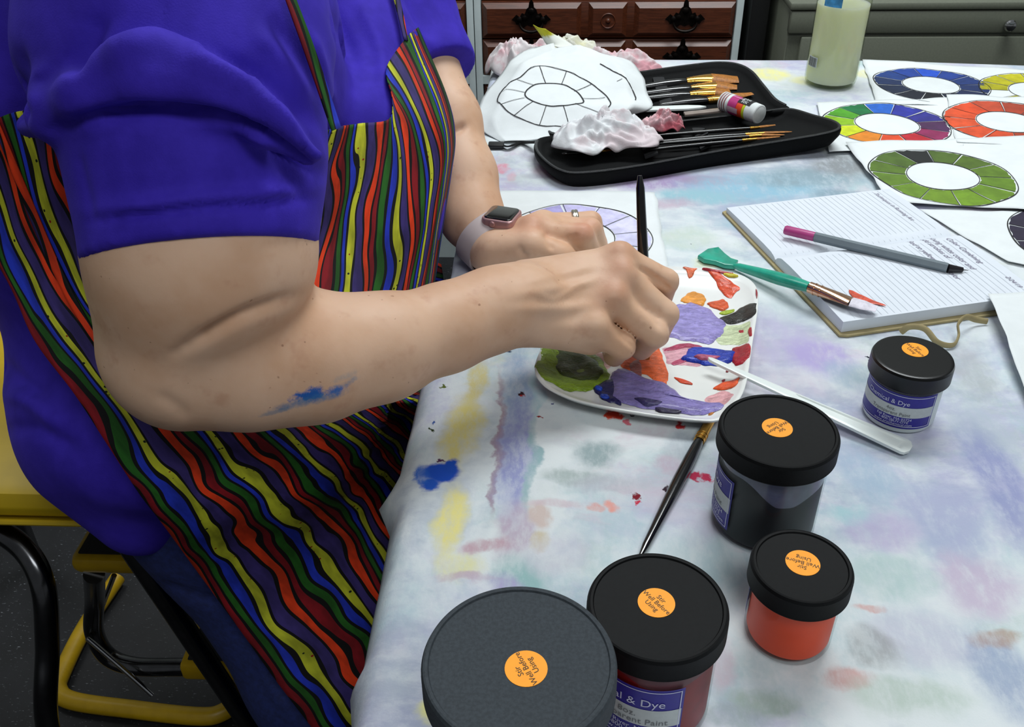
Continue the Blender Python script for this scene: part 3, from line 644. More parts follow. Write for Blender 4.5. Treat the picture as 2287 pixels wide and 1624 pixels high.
DAUBS = [
 ([(1750, 610), (1900, 590), (2080, 560), (2110, 640), (2090, 740), (1950, 770), (1800, 760)], '#ccd8ae', .0002, .0001),
 ([(1290, 800), (1450, 770), (1620, 785), (1700, 850), (1640, 960), (1480, 970), (1330, 950), (1290, 880)], '#dba2ae', .0002, .0001),
 ([(1700, 1260), (1850, 1210), (1930, 1240), (1880, 1320), (1780, 1350), (1670, 1320)], '#e2a7ab', .0002, .0001),
 ([(600, 820), (760, 880), (800, 950), (740, 1000), (660, 930)], '#e3b9b4', .0002, .0001),
 ([(1280, 830), (1400, 770), (1560, 765), (1640, 800), (1500, 800), (1380, 825)], '#b03a5c', .0006, .0004),
 ([(1350, 950), (1480, 890), (1600, 900), (1500, 930), (1400, 965)], '#b84468', .0006, .0004),
 ([(140, 790), (85, 850), (66, 940), (110, 1060), (200, 1130), (320, 1190), (440, 1215), (570, 1215), (690, 1140), (765, 1030), (700, 920), (600, 845), (450, 810), (300, 780)], '#7f9c22', .0022, .0003),
 ([(200, 830), (250, 960), (300, 1080), (420, 1140), (560, 1150), (680, 1090), (700, 1010), (620, 920), (480, 860), (330, 820)], '#3c4d15', .0030, .0012),
 ([(960, 770), (1160, 740), (1250, 830), (1290, 960), (1325, 1140), (1230, 1120), (1100, 1060), (960, 1020), (830, 930)], '#ec6a34', .0009, .0003),
 ([(960, 960), (1040, 920), (1070, 1000), (1060, 1080), (980, 1060)], '#a0605c', .0010, .0006),
 ([(620, 1170), (760, 1110), (830, 1080), (830, 1200), (880, 1330), (800, 1330), (700, 1290), (640, 1230)], '#1d1c58', .0022, .0003),
 ([(790, 1060), (880, 1020), (1050, 1070), (1230, 1130), (1370, 1200), (1430, 1260), (1560, 1320), (1650, 1350), (1830, 1340), (1800, 1400), (1600, 1440), (1400, 1410), (1150, 1390), (960, 1350), (830, 1290), (760, 1180)], '#8478b8', .0038, .0004),
 ([(1000, 1310), (1150, 1330), (1280, 1350), (1250, 1380), (1100, 1370)], '#332c60', .0032, .0020),
 ([(1200, 1385), (1330, 1390), (1480, 1410), (1400, 1430), (1250, 1420)], '#2a2440', .0016, .0012),
 ([(640, 1180), (700, 1200), (680, 1225), (630, 1205)], '#1642b8', .0026, .0018), ([(680, 1260), (750, 1265), (760, 1300), (690, 1290)], '#1642b8', .0026, .0018),
 ([(1250, 480), (1380, 420), (1450, 390), (1560, 395), (1700, 445), (1820, 530), (1848, 610), (1820, 700), (1720, 750), (1560, 748), (1400, 722), (1280, 650)], '#9a8fcd', .0030, .0003),
 ([(1490, 870), (1510, 818), (1700, 808), (1900, 838), (1955, 900), (1850, 965), (1700, 975), (1600, 950), (1450, 925)], '#1436ae', .0028, .0004),
 ([(1570, 905), (1720, 900), (1820, 915), (1700, 945), (1600, 935)], '#b75a78', .0030, .0022),
 ([(1945, 800), (2095, 770), (2085, 900), (1960, 975), (1925, 900)], '#b01c2a', .0016, .0004),
 ([(1820, 520), (1950, 470), (2050, 400), (2150, 392), (2152, 480), (2020, 560), (1880, 575)], '#1d1a14', .0018, .0004),
 ([(1690, 90), (1780, 105), (1900, 185), (1995, 235), (1975, 270), (1900, 330), (1820, 270), (1770, 190)], '#e04e24', .0014, .0004),
 ([(1640, 68), (1780, 82), (1930, 102), (1920, 132), (1800, 120), (1680, 102)], '#a8182a', .0020, .0006),
 ([(1840, 125), (1930, 125), (1985, 140), (1930, 160), (1870, 155)], '#dcd23c', .0016, .0006),
 ([(1450, 340), (1510, 285), (1600, 282), (1680, 340), (1645, 402), (1540, 382), (1448, 368)], '#ea9a34', .0014, .0004),
 ([(1700, 380), (1830, 345), (1892, 390), (1860, 452), (1790, 440), (1720, 412)], '#dc5a2a', .0014, .0004),
 ([(1460, 55), (1590, 58), (1570, 110), (1540, 158), (1508, 155), (1490, 100)], '#de6c40', .0012, .0004),
 ([(1750, 1190), (1830, 1135), (1980, 1090), (1970, 1150), (1850, 1202)], '#ea581e', .0016, .0004),
 ([(1380, 1085), (1470, 1105), (1558, 1150), (1450, 1138)], '#da461e', .0010, .0004),
 ([(1810, 470), (1930, 438), (1942, 460), (1850, 492)], '#a6bc30', .0010, .0004),
 ([(1990, 640), (2030, 635), (2030, 660), (1995, 660)], '#b02030', .0006, .0004), ([(1870, 1015), (1895, 1010), (1890, 1032), (1868, 1034)], '#a02030', .0006, .0004), ([(1830, 1110), (1860, 1100), (1855, 1120), (1832, 1125)], '#a02030', .0006, .0004),
 ([(2075, 640), (2105, 610), (2112, 690), (2085, 690)], '#b01c2a', .0010, .0006), ([(2150, 250), (2165, 290), (2160, 340), (2148, 300)], '#a01c2a', .0010, .0006)]
off = (pc[0], pc[1])
for pts, col, h, bs in DAUBS: daub(pts, col, h, t, pal_h, off, bs)

# ------------------------------------------------------------------ brushes
M_goldf = mat('gold ferrule', '#d9a24a', 0.22, metal=1.0, noise=(200, 0.1))
M_rosef = mat('rose gold ferrule', '#e0b090', 0.18, metal=1.0, noise=(200, 0.1))
M_hblack = mat('black lacquered handle', '#0a090a', 0.18, coat=0.6, noise=(300, 0.3))
M_teal = mat('teal lacquered handle', '#1f9a80', 0.3, coat=0.4, noise=(40, 0.25))
M_amber = mat('amber bristle', '#a3661f', 0.5, noise=(300, 0.3), bump=(1200, 0.5, 0.0006))
M_bwhite = mat('bristle caked with pale paint', '#d9d4de', 0.5, noise=(150, 0.12), bump=(500, 0.6, 0.001))
def brush(label, pts, widths, mats, flat=0.45, group=None, wmul=1.0, bend=None):
    """pts: butt, ferrule start, ferrule end, tip (world); widths in metres at the same places"""
    p = [np.array(q, float) for q in pts]; t = thing('paintbrush', label, 'brush', p[0], group)
    def seg(name, a, b, wa, wb, n, m, fl, prof=None, parent=t):
        k = 12; path = np.array([a+(b-a)*i/(k-1) for i in range(k)])-p[0]
        w = np.interp(np.linspace(0, 1, k), prof[0], prof[1]) if prof else np.linspace(wa, wb, k)
        rr = np.stack([w/2, w/2*np.linspace(fl[0], fl[1], k)], 1)
        return MB().add(*tubegeo(path, rr, n)).build(name, m, parent)
    w0, w1, w2, w3 = widths
    seg('handle', p[0], p[1], w0, w1, 12, mats[0], (1, 1), ([0, .03, .6, .85, 1], [w0*.5, w0, w1*1.15, w1*1.1, w1*.85]))
    fe = seg('ferrule', p[1], p[2], w1, w2, 16, mats[1], (1, flat))
    dr = (p[2]-p[1]); ln = np.linalg.norm(dr)
    for k in (.12, .26):
        q = p[1]+dr*k-p[0]; rr = (w1+(w2-w1)*k)/2*1.08
        MB().add(*tubegeo([q, q+dr/ln*0.0012], [(rr, rr*(1+(flat-1)*k))]*2, 16)).build('crimp', mats[1], fe)
    seg('bristles', p[2], p[3], w2, w3, 16, mats[2], (flat, flat*.35), ([0, .5, .85, 1], [w2, (w2*1.08 if w3 > .4*w2 else w2*.9), max(w3, w2*.7), w3]))
    return t
brush('black brush with gold ferrule lying on the cloth under the palette edge', [P(1428, 1246, .004), P(1561, 986, .005), P(1588, 936, .005), P(1600, 905, .004)], (.005, .0092, .0085, .006), (M_hblack, M_goldf, M_amber), 0.8)
t = brush('teal handled flat brush lying half on the notebook, caked with pale paint', [P(1636, 592, .005), P(1808, 642, .0225), P(1900, 674, .0235), P(1958, 690, .0225)], (.0075, .0118, .0165, .0130), (M_teal, M_rosef, M_bwhite), 0.35)
o0 = np.array(t.location)
pad = [(1558, 577), (1580, 562), (1604, 558), (1618, 572), (1632, 583), (1648, 588), (1640, 600), (1618, 598), (1596, 590), (1572, 586)]
v, f = polygeo([P(x, y, .003)[:2] for x, y in pad], T+.0022, T+.0072, .0012)
MB().add(v, f).build('paddle_end', M_teal, t, off=o0)

# brush in the right hand, standing on the palette
tip = P(1446, 806, .006); topb = D(1429, 392, .805)
dirb = (topb-tip); Lb = np.linalg.norm(dirb); dirb /= Lb
brush('dark thin brush held upright in the right hand, tip on the palette', [topb, tip+dirb*0.050, tip+dirb*0.022, tip+dirb*0.001], (.0075, .0085, .0075, .004), (M_hblack, M_goldf, M_amber), 0.6)

# ------------------------------------------------------------------ white stirring knife
M_plast = mat('white moulded plastic', '#dfe6e2', 0.35, noise=(20, 0.03), sss=0.1)
a = P(1582, 801, .0185); b = P(2034, 1004, .0045); ax = b-a; L = np.linalg.norm(ax); ax /= L; sd = unit(np.cross([0, 0, 1], ax)); up = np.cross(ax, sd)
st = np.array([0, .012, .05, .2, .42, .5, .9, .975, .995, 1.0]); wd_ = np.array([.0015, .0045, .0055, .0075, .0100, .0110, .0175, .0185, .0150, .0070])/2
V = []; FF = []
ss_ = np.linspace(0, 1, 70); ww = np.interp(ss_, st, wd_)
for s_, w in zip(ss_, ww):
    gro = 0.0012 if .45 < s_ < .965 else 0.0
    sec = [(-w, 0), (-w, .0026), (-w*.70, .0030), (-w*.55, .0030-gro), (w*.55, .0030-gro), (w*.70, .0030), (w, .0026), (w, 0)]
    V += [a+ax*(s_*L)+sd*x+up*(z-.0015) for x, z in sec]
k = 8
for i in range(len(ss_)-1):
    for j in range(k): FF.append((i*k+j, i*k+(j+1) % k, (i+1)*k+(j+1) % k, (i+1)*k+j))
FF += [tuple(range(k))[::-1], tuple(range((len(ss_)-1)*k, len(ss_)*k))]
o = mesh('plastic_knife', V, FF, M_plast, autosharp=30); tag(o, 'long white plastic mixing knife resting with its tip on the palette', 'knife')

# ------------------------------------------------------------------ notebook
A0 = P(1733, 572, .012); A1 = P(2140, 520, .012); nu = unit((A1-A0)*[1, 1, 0]); nw = np.array([nu[1], -nu[0], 0]); NO = np.array([A0[0], A0[1], T])
def NB(s, w, z): return NO+nu*s+nw*w+np.array([0, 0, z+.0012])
SL = .214
M_cover = mat('tan card cover', '#a3946a', 0.75, noise=(60, 0.08), bump=(300, 0.2, 0.0005))
M_page = mat('ruled cream paper', '#d5dbe2', 0.8, noise=(40, 0.02))
M_rule = mat('pale ruling ink', '#c6ccd4', 0.8)
M_hand = mat('violet pen ink', '#857e92', 0.7)
M_edge = mat('page edges', '#b9bdc4', 0.8, noise=(400, 0.15))
t = thing('notebook', 'open ruled notebook with tan covers, handwriting on its pages', 'notebook', NO)
def pz(w):  # page surface height over the spine-crossing coordinate
    w_ = np.asarray(w, float)
    near = np.interp(w_, [0, .004, .012, .03, .10, .142], [.0060, .0105, .0140, .0150, .0150, .0140]); far = np.interp(-w_, [0, .004, .012, .03, .09, .130], [.0060, .0085, .0102, .0105, .0095, .0082])
    return np.where(w_ >= 0, near, far)
for sg, wid, base in ((1, .142, .0022), (-1, .130, .0022)):
    ws = np.concatenate([np.linspace(0.0005, .03, 12), np.linspace(.034, wid, 12)])*sg
    V = []; F_ = []; nS = 9; Ss = np.linspace(0, SL, nS)
    top = np.array([[NB(s, w, float(pz(w))) for w in ws] for s in Ss]); bot = np.array([[NB(s, w, base) for w in ws] for s in Ss])
    m = MB(); a_, b_ = top.shape[:2]
    m.add(*gridgeo(top)); m.add(*gridgeo(bot[:, ::-1]))
    for pa, pb in ((top[0], bot[0]), (bot[-1], top[-1]), (bot[:, 0], top[:, 0]), (top[:, -1], bot[:, -1])): m.add(*gridgeo(np.array([pa, pb])))
    pg = m.build('page_block', M_page, t, off=NO, sharp=40)
    rl_ = MB()
    for s in np.arange(.014, SL-.006, .0070):
        w_ = np.linspace(.004, wid-.003, 10)*sg
        for i in range(9): rl_.add([NB(s-.00018, w_[i], float(pz(w_[i]))+.0003), NB(s+.00018, w_[i], float(pz(w_[i]))+.0003), NB(s+.00018, w_[i+1], float(pz(w_[i+1]))+.0003), NB(s-.00018, w_[i+1], float(pz(w_[i+1]))+.0003)], [(0, 1, 2, 3)])
    rl_.build('ruled_lines', M_rule, pg, smooth=False, off=NO)
    n2 = .0035; ring_ = [(-n2, 0), (SL+n2, 0), (SL+n2, (wid+.004)), (SL-.004, (wid+.006)), (.004, wid+.006), (-n2, wid+.003)]
    v, f = polygeo([NB(s, w*sg, 0)[:2] for s, w in ring_], T+.0008, T+.0030)
    MB().add(v, f).build('cover', M_cover, t, off=NO)
def handw(body, s, w, size, parent=t):
    v, f = textgeo(body, size, 'LEFT', shear=0.35)
    # reading direction runs across the pages, away from the far edge; letters stand towards the right end
    q = np.array([NB(s+y, w+x, float(pz(w+x))+.0005) for x, y, _ in v]); return mesh('handwriting', q-NO, f, M_hand, parent, smooth=False)
handw('Color Combining', .196, .014, .0085); handw('Mixing white color and', .180, .004, .0085); handw('add strokes of', .170, .006, .0085); handw('Red to yellow  layer color', .153, .008, .0085)
handw('2/24/19', .203, .105, .007); handw('Techniques in Running Art', .190, -.122, .0075)
# elastic
el = catmull([P(2012, 742, .004), P(2032, 730, .013), P(2066, 735, .014), P(2094, 765, .007), P(2128, 771, .004), P(2141, 750, .007), P(2140, 724, .014), P(2157, 708, .015), P(2180, 714, .007), P(2205, 718, .004)], 60)
MB().add(*tubegeo(el, np.stack([np.full(60, .0012), np.full(60, .0030)], 1), 8)).build('elastic_band', M_cover, t, off=NO)
sm = daub([(1890, 680), (1912, 690), (1940, 702), (1970, 716), (1945, 712), (1916, 706), (1898, 702)], '#d85236', .0006, None, lambda x, y: 0.0, (0, 0), 0.0, zoom=(0, 0, 1))
sm.data.transform(Matrix.Translation((-NO[0], -NO[1], .0170))); sm.parent = t; sm.name = 'paint_smear'

# pen
M_pink = mat('magenta plastic', '#a83c78', 0.4); M_grey = mat('grey plastic barrel', '#6f7a80', 0.45, noise=(80, 0.04)); M_pblk = mat('dark plastic tip', '#1a161a', 0.4)
a = P(1752, 513, .0215); b = P(2116, 599, .0205); c = P(2163, 604, .0185); ax = unit(b-a); L = np.linalg.norm(b-a)
t = thing('fineliner_pen', 'grey three sided pen with a magenta end lying across the notebook', 'pen', a)
def at(s): return ax*(s*L)
tri = 6
MB().add(*tubegeo([at(0), at(.01), at(.19), at(.195)], [.0042, .0052, .0052, .0051], 12)).build('end_cap', M_pink, t, sharp=30)
MB().add(*tubegeo([at(.195), at(.2), at(.99), at(1)], [.0050, .0054, .0054, .0050], tri)).build('barrel', M_grey, t, sharp=30)
cc = c-a
MB().add(*tubegeo([at(1), at(1)+(cc-at(1))*.08, at(1)+(cc-at(1))*.72], [.0049, .0044, .0026], 12)).build('grip_cone', M_pblk, t, sharp=30)
MB().add(*tubegeo([at(1)+(cc-at(1))*.72, cc], [.0008, .0003], 8)).build('nib', M_chrome, t)
# ------------------------------------------------------------------ sheets with painted colour wheels
M_sheet = mat('white cotton sheet', '#dde2e2', 0.85, noise=(30, 0.03), bump=(500, 0.15, 0.0006))
M_line = mat('black marker line', '#141416', 0.7)
def sheet(label, corners, z, seed, lift=None, nx=36, ny=28, wav=.0016, lo=.0006, group=None, name='fabric_sheet', cat='sheet'):
    """four pixel corners TL, TR, BR, BL on the table; z is the clearance above the cloth"""
    c = [P(x, y, z) for x, y in corners]; lift = lift or (0, 0, 0, 0); G = np.zeros((ny, nx, 3))
    for i in range(ny):
        for j in range(nx):
            u, w = j/(nx-1), i/(ny-1)
            k = [(1-u)*(1-w), u*(1-w), u*w, (1-u)*w]; p = sum(a*b for a, b in zip(k, c)); G[i, j] = p
            e = min(u, 1-u, w, 1-w)
            G[i, j, 2] = T+z+sum(a*b for a, b in zip(k, lift))+wav*(0.5+0.5*vnoise(p[None]*[1, 1, 0], 22, seed)[0])*(1.0+1.5*max(0, .12-e)/.12)
            if e == 0: G[i, j, :2] += 0.0022*np.array([vnoise(p[None], 45, seed+1)[0], vnoise(p[None], 45, seed+2)[0]])
    o = mesh(name, *gridgeo(G), M_sheet); thick(o, .0003); tag(o, label, cat, group)
    o['_g'] = 0; del o['_g']
    pts = G.reshape(-1, 3)
    def h(x, y):
        d = (pts[:, 0]-x)**2+(pts[:, 1]-y)**2; k = np.argpartition(d, 6)[:6]; wt = 1/(d[k]+1e-8); return float((pts[k, 2]*wt).sum()/wt.sum())
    return o, h
def ribbon(mb, pts, width, h, lift=.0009):
    p = np.asarray(pts, float)[:, :2]; t_ = np.gradient(p, axis=0); t_ /= np.linalg.norm(t_, axis=1)[:, None]+1e-12; n_ = np.stack([-t_[:, 1], t_[:, 0]], 1)
    w = np.broadcast_to(width, (len(p),))[:, None]/2; a = p+n_*w; b = p-n_*w
    za = [h(*q)+lift for q in p]; G = np.array([[(*a[i], za[i]), (*b[i], za[i])] for i in range(len(p))]); mb.add(*gridgeo(G))
def wheel(o, h, cpx, R, cols, a0, inner=.5, seed=0, zc=.003, gaps=.035, sx=1.0, lines=True, lw=.0013):
    """twelve painted fields between two hand drawn rings; angles run clockwise from the far side"""
    c = P(*cpx, zc); rs = np.random.RandomState(seed); ph = rs.uniform(0, 6.28, 6)
    def ro(a): return R*(1+.022*np.sin(2*a+ph[0])+.016*np.sin(3*a+ph[1])+.010*np.sin(7*a+ph[2]))
    def ri(a): return R*inner*(1+.02*np.sin(2*a+ph[3])+.014*np.sin(3*a+ph[4]))
    def pt(a, r): return np.array([c[0]+sx*r*np.sin(a), c[1]+r*np.cos(a)])
    for k, col in enumerate(cols):
        if col is None: continue
        s0 = a0+k*np.pi/6+gaps*rs.uniform(.05, .6); s1 = a0+(k+1)*np.pi/6-gaps*rs.uniform(.05, .6); na, nr = 9, 5
        G = np.zeros((nr, na, 3))
        for i in range(nr):
            for j in range(na):
                a = s0+(s1-s0)*j/(na-1); w = i/(nr-1); r0 = ri(a)*(1.02+.03*rs.rand()*(i == 0)); r1 = ro(a)*(.99-.03*rs.rand()*(i == nr-1))
                q = pt(a, r0+(r1-r0)*w); G[i, j] = (*q, h(*q)+.0006)
        mesh('painted_field', *gridgeo(G), mat('wheel paint '+col, col, 0.5, noise=(60, 0.16)), o)
    m = MB(); aa = np.linspace(0, 2*np.pi, 97)
    ribbon(m, [pt(a, ro(a)) for a in aa], lw*(1+.3*np.sin(aa*3)), h); ribbon(m, [pt(a, ri(a)) for a in aa], lw*(1+.3*np.sin(aa*2+1)), h)
    if lines:
        for k in range(12):
            a = a0+k*np.pi/6+rs.uniform(-.03, .03); ribbon(m, [pt(a, ri(a)*(1-w)+ro(a)*w) for w in np.linspace(0, 1, 6)], lw*.55, h, .0010)
    m.build('wheel_outline', M_line, o, smooth=False)
g = 'sheets with painted colour wheels'
o, h = sheet('white sheet with the blue colour wheel at the far edge of the table', [(1926, 134), (2420, 168), (2450, 246), (1955, 236)], .0010, 1, group=g)
blues = ['#1a4fc4', '#173a8c', '#15316f', '#142a5e', '#101f48', '#0d152c', '#0a0d18', '#0d1326', '#10203f', '#122a58', '#143a80', '#173f96']
wheel(o, h, (2080, 189), .0865, blues, -.02, .49, 3)
ol = ['#a8a412', '#8f8d12', '#c8c01a', '#b0aa16', '#8a8a16', '#b5ae18', '#a19c14', '#98930f', None, '#a8a30f', '#b6b013', '#c2bb18']
wheel(o, h, (2318, 203), .086, ol, .1, .49, 5)
o, h = sheet('white sheet with the rainbow colour wheel beside the brush case', [(1822, 232), (2140, 220), (2152, 332), (1850, 345)], .0022, 6, group=g)
rain = ['#1f62c4', '#28309a', '#2b2a86', '#4a2450', '#8c2456', '#b81c2c', '#d8481e', '#de8420', '#c8d41c', '#86b41c', '#4c9a24', '#12703e']
wheel(o, h, (1980, 277), .0875, rain, -.12, .5, 8)
o, h = sheet('white sheet with the orange red colour wheel at the right edge', [(2112, 214), (2460, 224), (2480, 338), (2136, 322)], .0036, 9, group=g)
ors = ['#c24a2c', '#a63e26', '#9a3a28', '#8c3826', '#84382a', '#8c3a28', '#a83e22', '#cc4822', '#d84e26', '#dc5228', '#da5028', '#d84a22']
wheel(o, h, (2252, 276), .0895, ors, -.28, .48, 11)
o, h = sheet('white sheet with the olive green colour wheel beyond the notebook', [(1888, 322), (2330, 305), (2360, 476), (1985, 452)], .0050, 12, group=g)
grs = ['#4b6420', '#50691f', '#5c7a20', '#5f801f', '#66881e', '#6e921c', '#6a8a1e', '#668820', '#5d7c22', '#54701f', '#4a641f', '#16191a']
wheel(o, h, (2103, 398), .0875, grs, .09, .5, 14)
o, h = sheet('blank white sheet with the edge of a dark wheel, right of the notebook', [(2052, 470), (2460, 480), (2500, 640), (2250, 585)], .0024, 15, wav=.0012, group=g)
wheel(o, h, (2434, 540), .085, ['#241c34']*12, 0, .5, 17)
o, h = sheet('blank white sheet lapping over the right end of the notebook', [(2198, 690), (2480, 655), (2560, 1000), (2330, 985)], .0030, 18, lift=(.015, .004, 0, 0), wav=.0014, group=g)
o, h = sheet('white sheet with the pale lavender wheel under the left hand', [(1112, 428), (1462, 432), (1500, 640), (1046, 640)], .0012, 20, group=g)
lav = ['#c3bde6', '#ccc9ea', '#cfcdea', '#c9c8e6', '#c9c8e6', None, None, None, None, None, None, '#a79fd2']
wheel(o, h, (1288, 530), .0865, lav, -.20, .5, 22)

# ------------------------------------------------------------------ rag pile: blank wheel sheet over crumpled towels
def zr(py): return float(np.interp(py, [100, 130, 180, 240, 290, 320], [.072, .066, .050, .030, .012, .004]))
RW = [(107, 1232, 1302), (118, 1185, 1348), (140, 1146, 1402), (172, 1115, 1434), (206, 1087, 1444), (238, 1070, 1456), (262, 1063, 1400), (286, 1078, 1345), (304, 1106, 1250), (314, 1122, 1180)]
nc = 60; G = []
rr_ = catmull(np.array(RW, float), 46)
for py, a, b in rr_:
    row = []
    for u in np.linspace(0, 1, nc):
        px = a+(b-a)*u; e = min(u, 1-u); z = zr(py)*(1-.35*max(0, .12-e)/.12); p = P(px, py, z)
        q = p[None]*[1, 1, 0]; p[2] += .005*vnoise(q, 16, 31)[0]+.004*(1-2*abs(vnoise(q+[.3, .1, 0], 11, 33)[0]))+.0015*abs(vnoise(q, 42, 32)[0]); row.append(p)
    G.append(row)
G = np.array(G)
o = mesh('fabric_sheet', *gridgeo(G), M_sheet); thick(o, .0006); tag(o, 'white sheet with an unpainted outlined wheel draped over crumpled towels', 'sheet', g)
pts_ = G.reshape(-1, 3)
def hr(x, y):
    d = (pts_[:, 0]-x)**2+(pts_[:, 1]-y)**2; k = np.argpartition(d, 6)[:6]; wt = 1/(d[k]+1e-8); return float((pts_[k, 2]*wt).sum()/wt.sum())
def rag_line(mb, px, w, n=40, close=False):
    q = closed_curve(px, n) if close else catmull(px, n)
    if close: q = np.vstack([q, q[:1]])
    ribbon(mb, [P(x, y, zr(y)) for x, y in q], w, hr, .0016)
m = MB()
OU = [(1195, 158), (1262, 163), (1318, 181), (1350, 205), (1364, 232), (1352, 246), (1322, 268), (1290, 282), (1235, 285), (1185, 278), (1140, 258), (1115, 232), (1112, 215), (1128, 194), (1160, 180)]
IN = [(1205, 192), (1255, 192), (1285, 203), (1301, 222), (1300, 234), (1265, 243), (1225, 244), (1190, 236), (1173, 222), (1180, 205)]
rag_line(m, OU, .0018, 80, True); rag_line(m, IN, .0020, 70, True)
for a, b in (((1205, 158), (1219, 191)), ((1265, 164), (1254, 193)), ((1322, 183), (1282, 205)), ((1352, 214), (1299, 221)), ((1345, 252), (1285, 238)), ((1272, 283), (1258, 244)), ((1205, 282), (1220, 244)), ((1148, 263), (1190, 237)), ((1118, 238), (1172, 228)), ((1122, 203), (1174, 214)), ((1155, 184), (1192, 196))): rag_line(m, [a, b], .0011, 8)
rag_line(m, [(1340, 143), (1380, 162), (1408, 180), (1420, 200), (1420, 213)], .0018, 24); rag_line(m, [(1378, 178), (1390, 174)], .0010, 5)
m.build('wheel_outline', M_line, o, smooth=False)

def towel_mat(name, base, tint, amt):
    s = NT(name); ob = s.obj(); n = s.ss(s.noise(22, 4, .6, ob), .40, .62)
    s.set(col=s.mix(s.math('MULTIPLY', n, amt), lin(base), lin(tint)), rough=.9, spec=.2); s.bump(s.noise(260, 3, .6, ob), .35, .0008); return s.m
M_towelp = towel_mat('paper towel stained pink', '#d9d2d2', '#c98f98', .95); M_towely = towel_mat('paper towel stained yellow', '#dcdcd0', '#c6c38a', .6)
M_tissue = towel_mat('white tissue', '#dcdfe0', '#c9a9ae', .5); M_tissuep = towel_mat('tissue soaked pink', '#d8b4b8', '#b04a58', .9)
def crumple(name, label, c, r, seed, m, fold=.40, lv=5, rot=0.0, group=None):
    """loosely crumpled sheet: a creased dome with a ragged, turned out edge"""
    nr, na = 46, 150; a = np.linspace(0, 2*np.pi, na, endpoint=False); G = np.zeros((nr, na, 3)); rs = np.random.RandomState(seed); ph = rs.uniform(0, 6.28, 8)
    edge = 1+.10*np.sin(2*a+ph[0])+.12*np.sin(3*a+ph[1])+.08*np.sin(5*a+ph[2])+.05*np.sin(9*a+ph[3])
    for i in range(nr):
        q = (i/(nr-1)); rad = q*edge; p = np.stack([rad*np.cos(a), rad*np.sin(a), 0*a], 1)
        w = p+.28*np.stack([vnoise(p, 1.6, seed+1), vnoise(p, 1.6, seed+2), 0*a], 1)
        h = .62*(1-np.abs(vnoise(w, 1.9, seed+3)))+.75*fold*(1-2*np.abs(vnoise(w*[1, 1.4, 1], 3.6, seed+4)))+.35*fold*(1-2*np.abs(vnoise(w, 7.5, seed+5)))+.05*vnoise(w, 15., seed+6)
        dome = np.maximum(0, 1-q**2.4)**.75
        z = dome*(.35+.75*h)+(q**6)*.10*(1+np.sin(7*a+ph[4]+2*np.sin(3*a+ph[5])))
        sh = .16*np.stack([vnoise(p+7, 2.4, seed+8), vnoise(p-5, 2.4, seed+9)], 1)*dome[..., None] if np.ndim(dome) else .16*dome*np.stack([vnoise(p+7, 2.4, seed+8), vnoise(p-5, 2.4, seed+9)], 1)
        G[i, :, 0] = (p[:, 0]+sh[:, 0])*r[0]; G[i, :, 1] = (p[:, 1]+sh[:, 1])*r[1]; G[i, :, 2] = np.maximum(z, .01)*r[2]
    V = G.reshape(-1, 3); V = rotz(V, rot); Fc = [(i*na+j, i*na+(j+1) % na, (i+1)*na+(j+1) % na, (i+1)*na+j) for i in range(1, nr-1) for j in range(na)]
    V = np.vstack([V[na:], V[:1]]); Fc = [tuple(k-na for k in f_) for f_ in Fc]+[(len(V)-1, j, (j+1) % na) for j in range(na)]
    o = mesh(name, V, [f_ for f_ in Fc], m); o.location = (c[0], c[1], c[2]); tag(o, label, 'towel' if 'towel' in name else 'tissue', group); thick(o, .0008); return o
gt = 'crumpled towels behind the blank wheel sheet'
def up(px, py, z): return P(px, py, z)
crumple('paper_towel', 'crumpled pink stained towel at the left end of the pile', np.array([*P(1176, 168, 0)[:2], T+.001]), (.060, .055, .066), 41, M_towelp, .20, group=gt)
crumple('paper_towel', 'crumpled pale yellow towel in the middle of the pile', np.array([*P(1270, 160, 0)[:2], T+.001]), (.062, .045, .062), 52, M_towely, .20, group=gt)
crumple('paper_towel', 'crumpled pink towel at the right end of the pile, by the brush case', np.array([*P(1378, 170, 0)[:2], T+.001]), (.068, .048, .060), 63, M_towelp, .20, group=gt)
# strip of fabric with a yellow tip sticking out of the pile
s_ = NT('strip with a yellow end'); ob = s_.uv(); sx_ = s_.n('ShaderNodeSeparateXYZ'); s_.link(ob, sx_.inputs[0])
s_.set(col=s_.mix(s_.ss(s_.math('ADD', sx_.outputs[1], s_.math('MULTIPLY', s_.noise(9, 3, .6, ob), .2)), .28, .36), lin('#b8b41e'), lin('#dfe2da')), rough=.8)
yS = P(1250, 186, 0)[1]
R2 = [((1191, 55), (1218, 64)), ((1208, 78), (1236, 76)), ((1222, 100), (1262, 90)), ((1240, 104), (1290, 108)), ((1262, 118), (1312, 122)), ((1285, 135), (1330, 135))]
G = np.array([[PY(*a, yS+.01*math.sin(i*1.3)) for a in (l, ((l[0]+r[0])/2, (l[1]+r[1])/2), r)] for i, (l, r) in enumerate(R2)]); G[:, 1, 1] -= .006
Gp = patch(G, 24, 8); v, f = gridgeo(Gp); uv = np.array([(j/7, i/23) for i in range(24) for j in range(8)])
o = mesh('fabric_strip', v, f, s_.m, uv=uv); thick(o, .0008); tag(o, 'white fabric strip with a yellow tip poking up from the towels', 'fabric')
crumple('tissue', 'crumpled white tissue lying on the front of the brush case', P(1352, 318, .022), (.068, .050, .040), 71, M_tissue, .40, group='crumpled tissues')
crumple('tissue', 'small crumpled pink soaked tissue in the brush case', P(1482, 285, .018), (.026, .020, .026), 83, M_tissuep, .45, group='crumpled tissues')

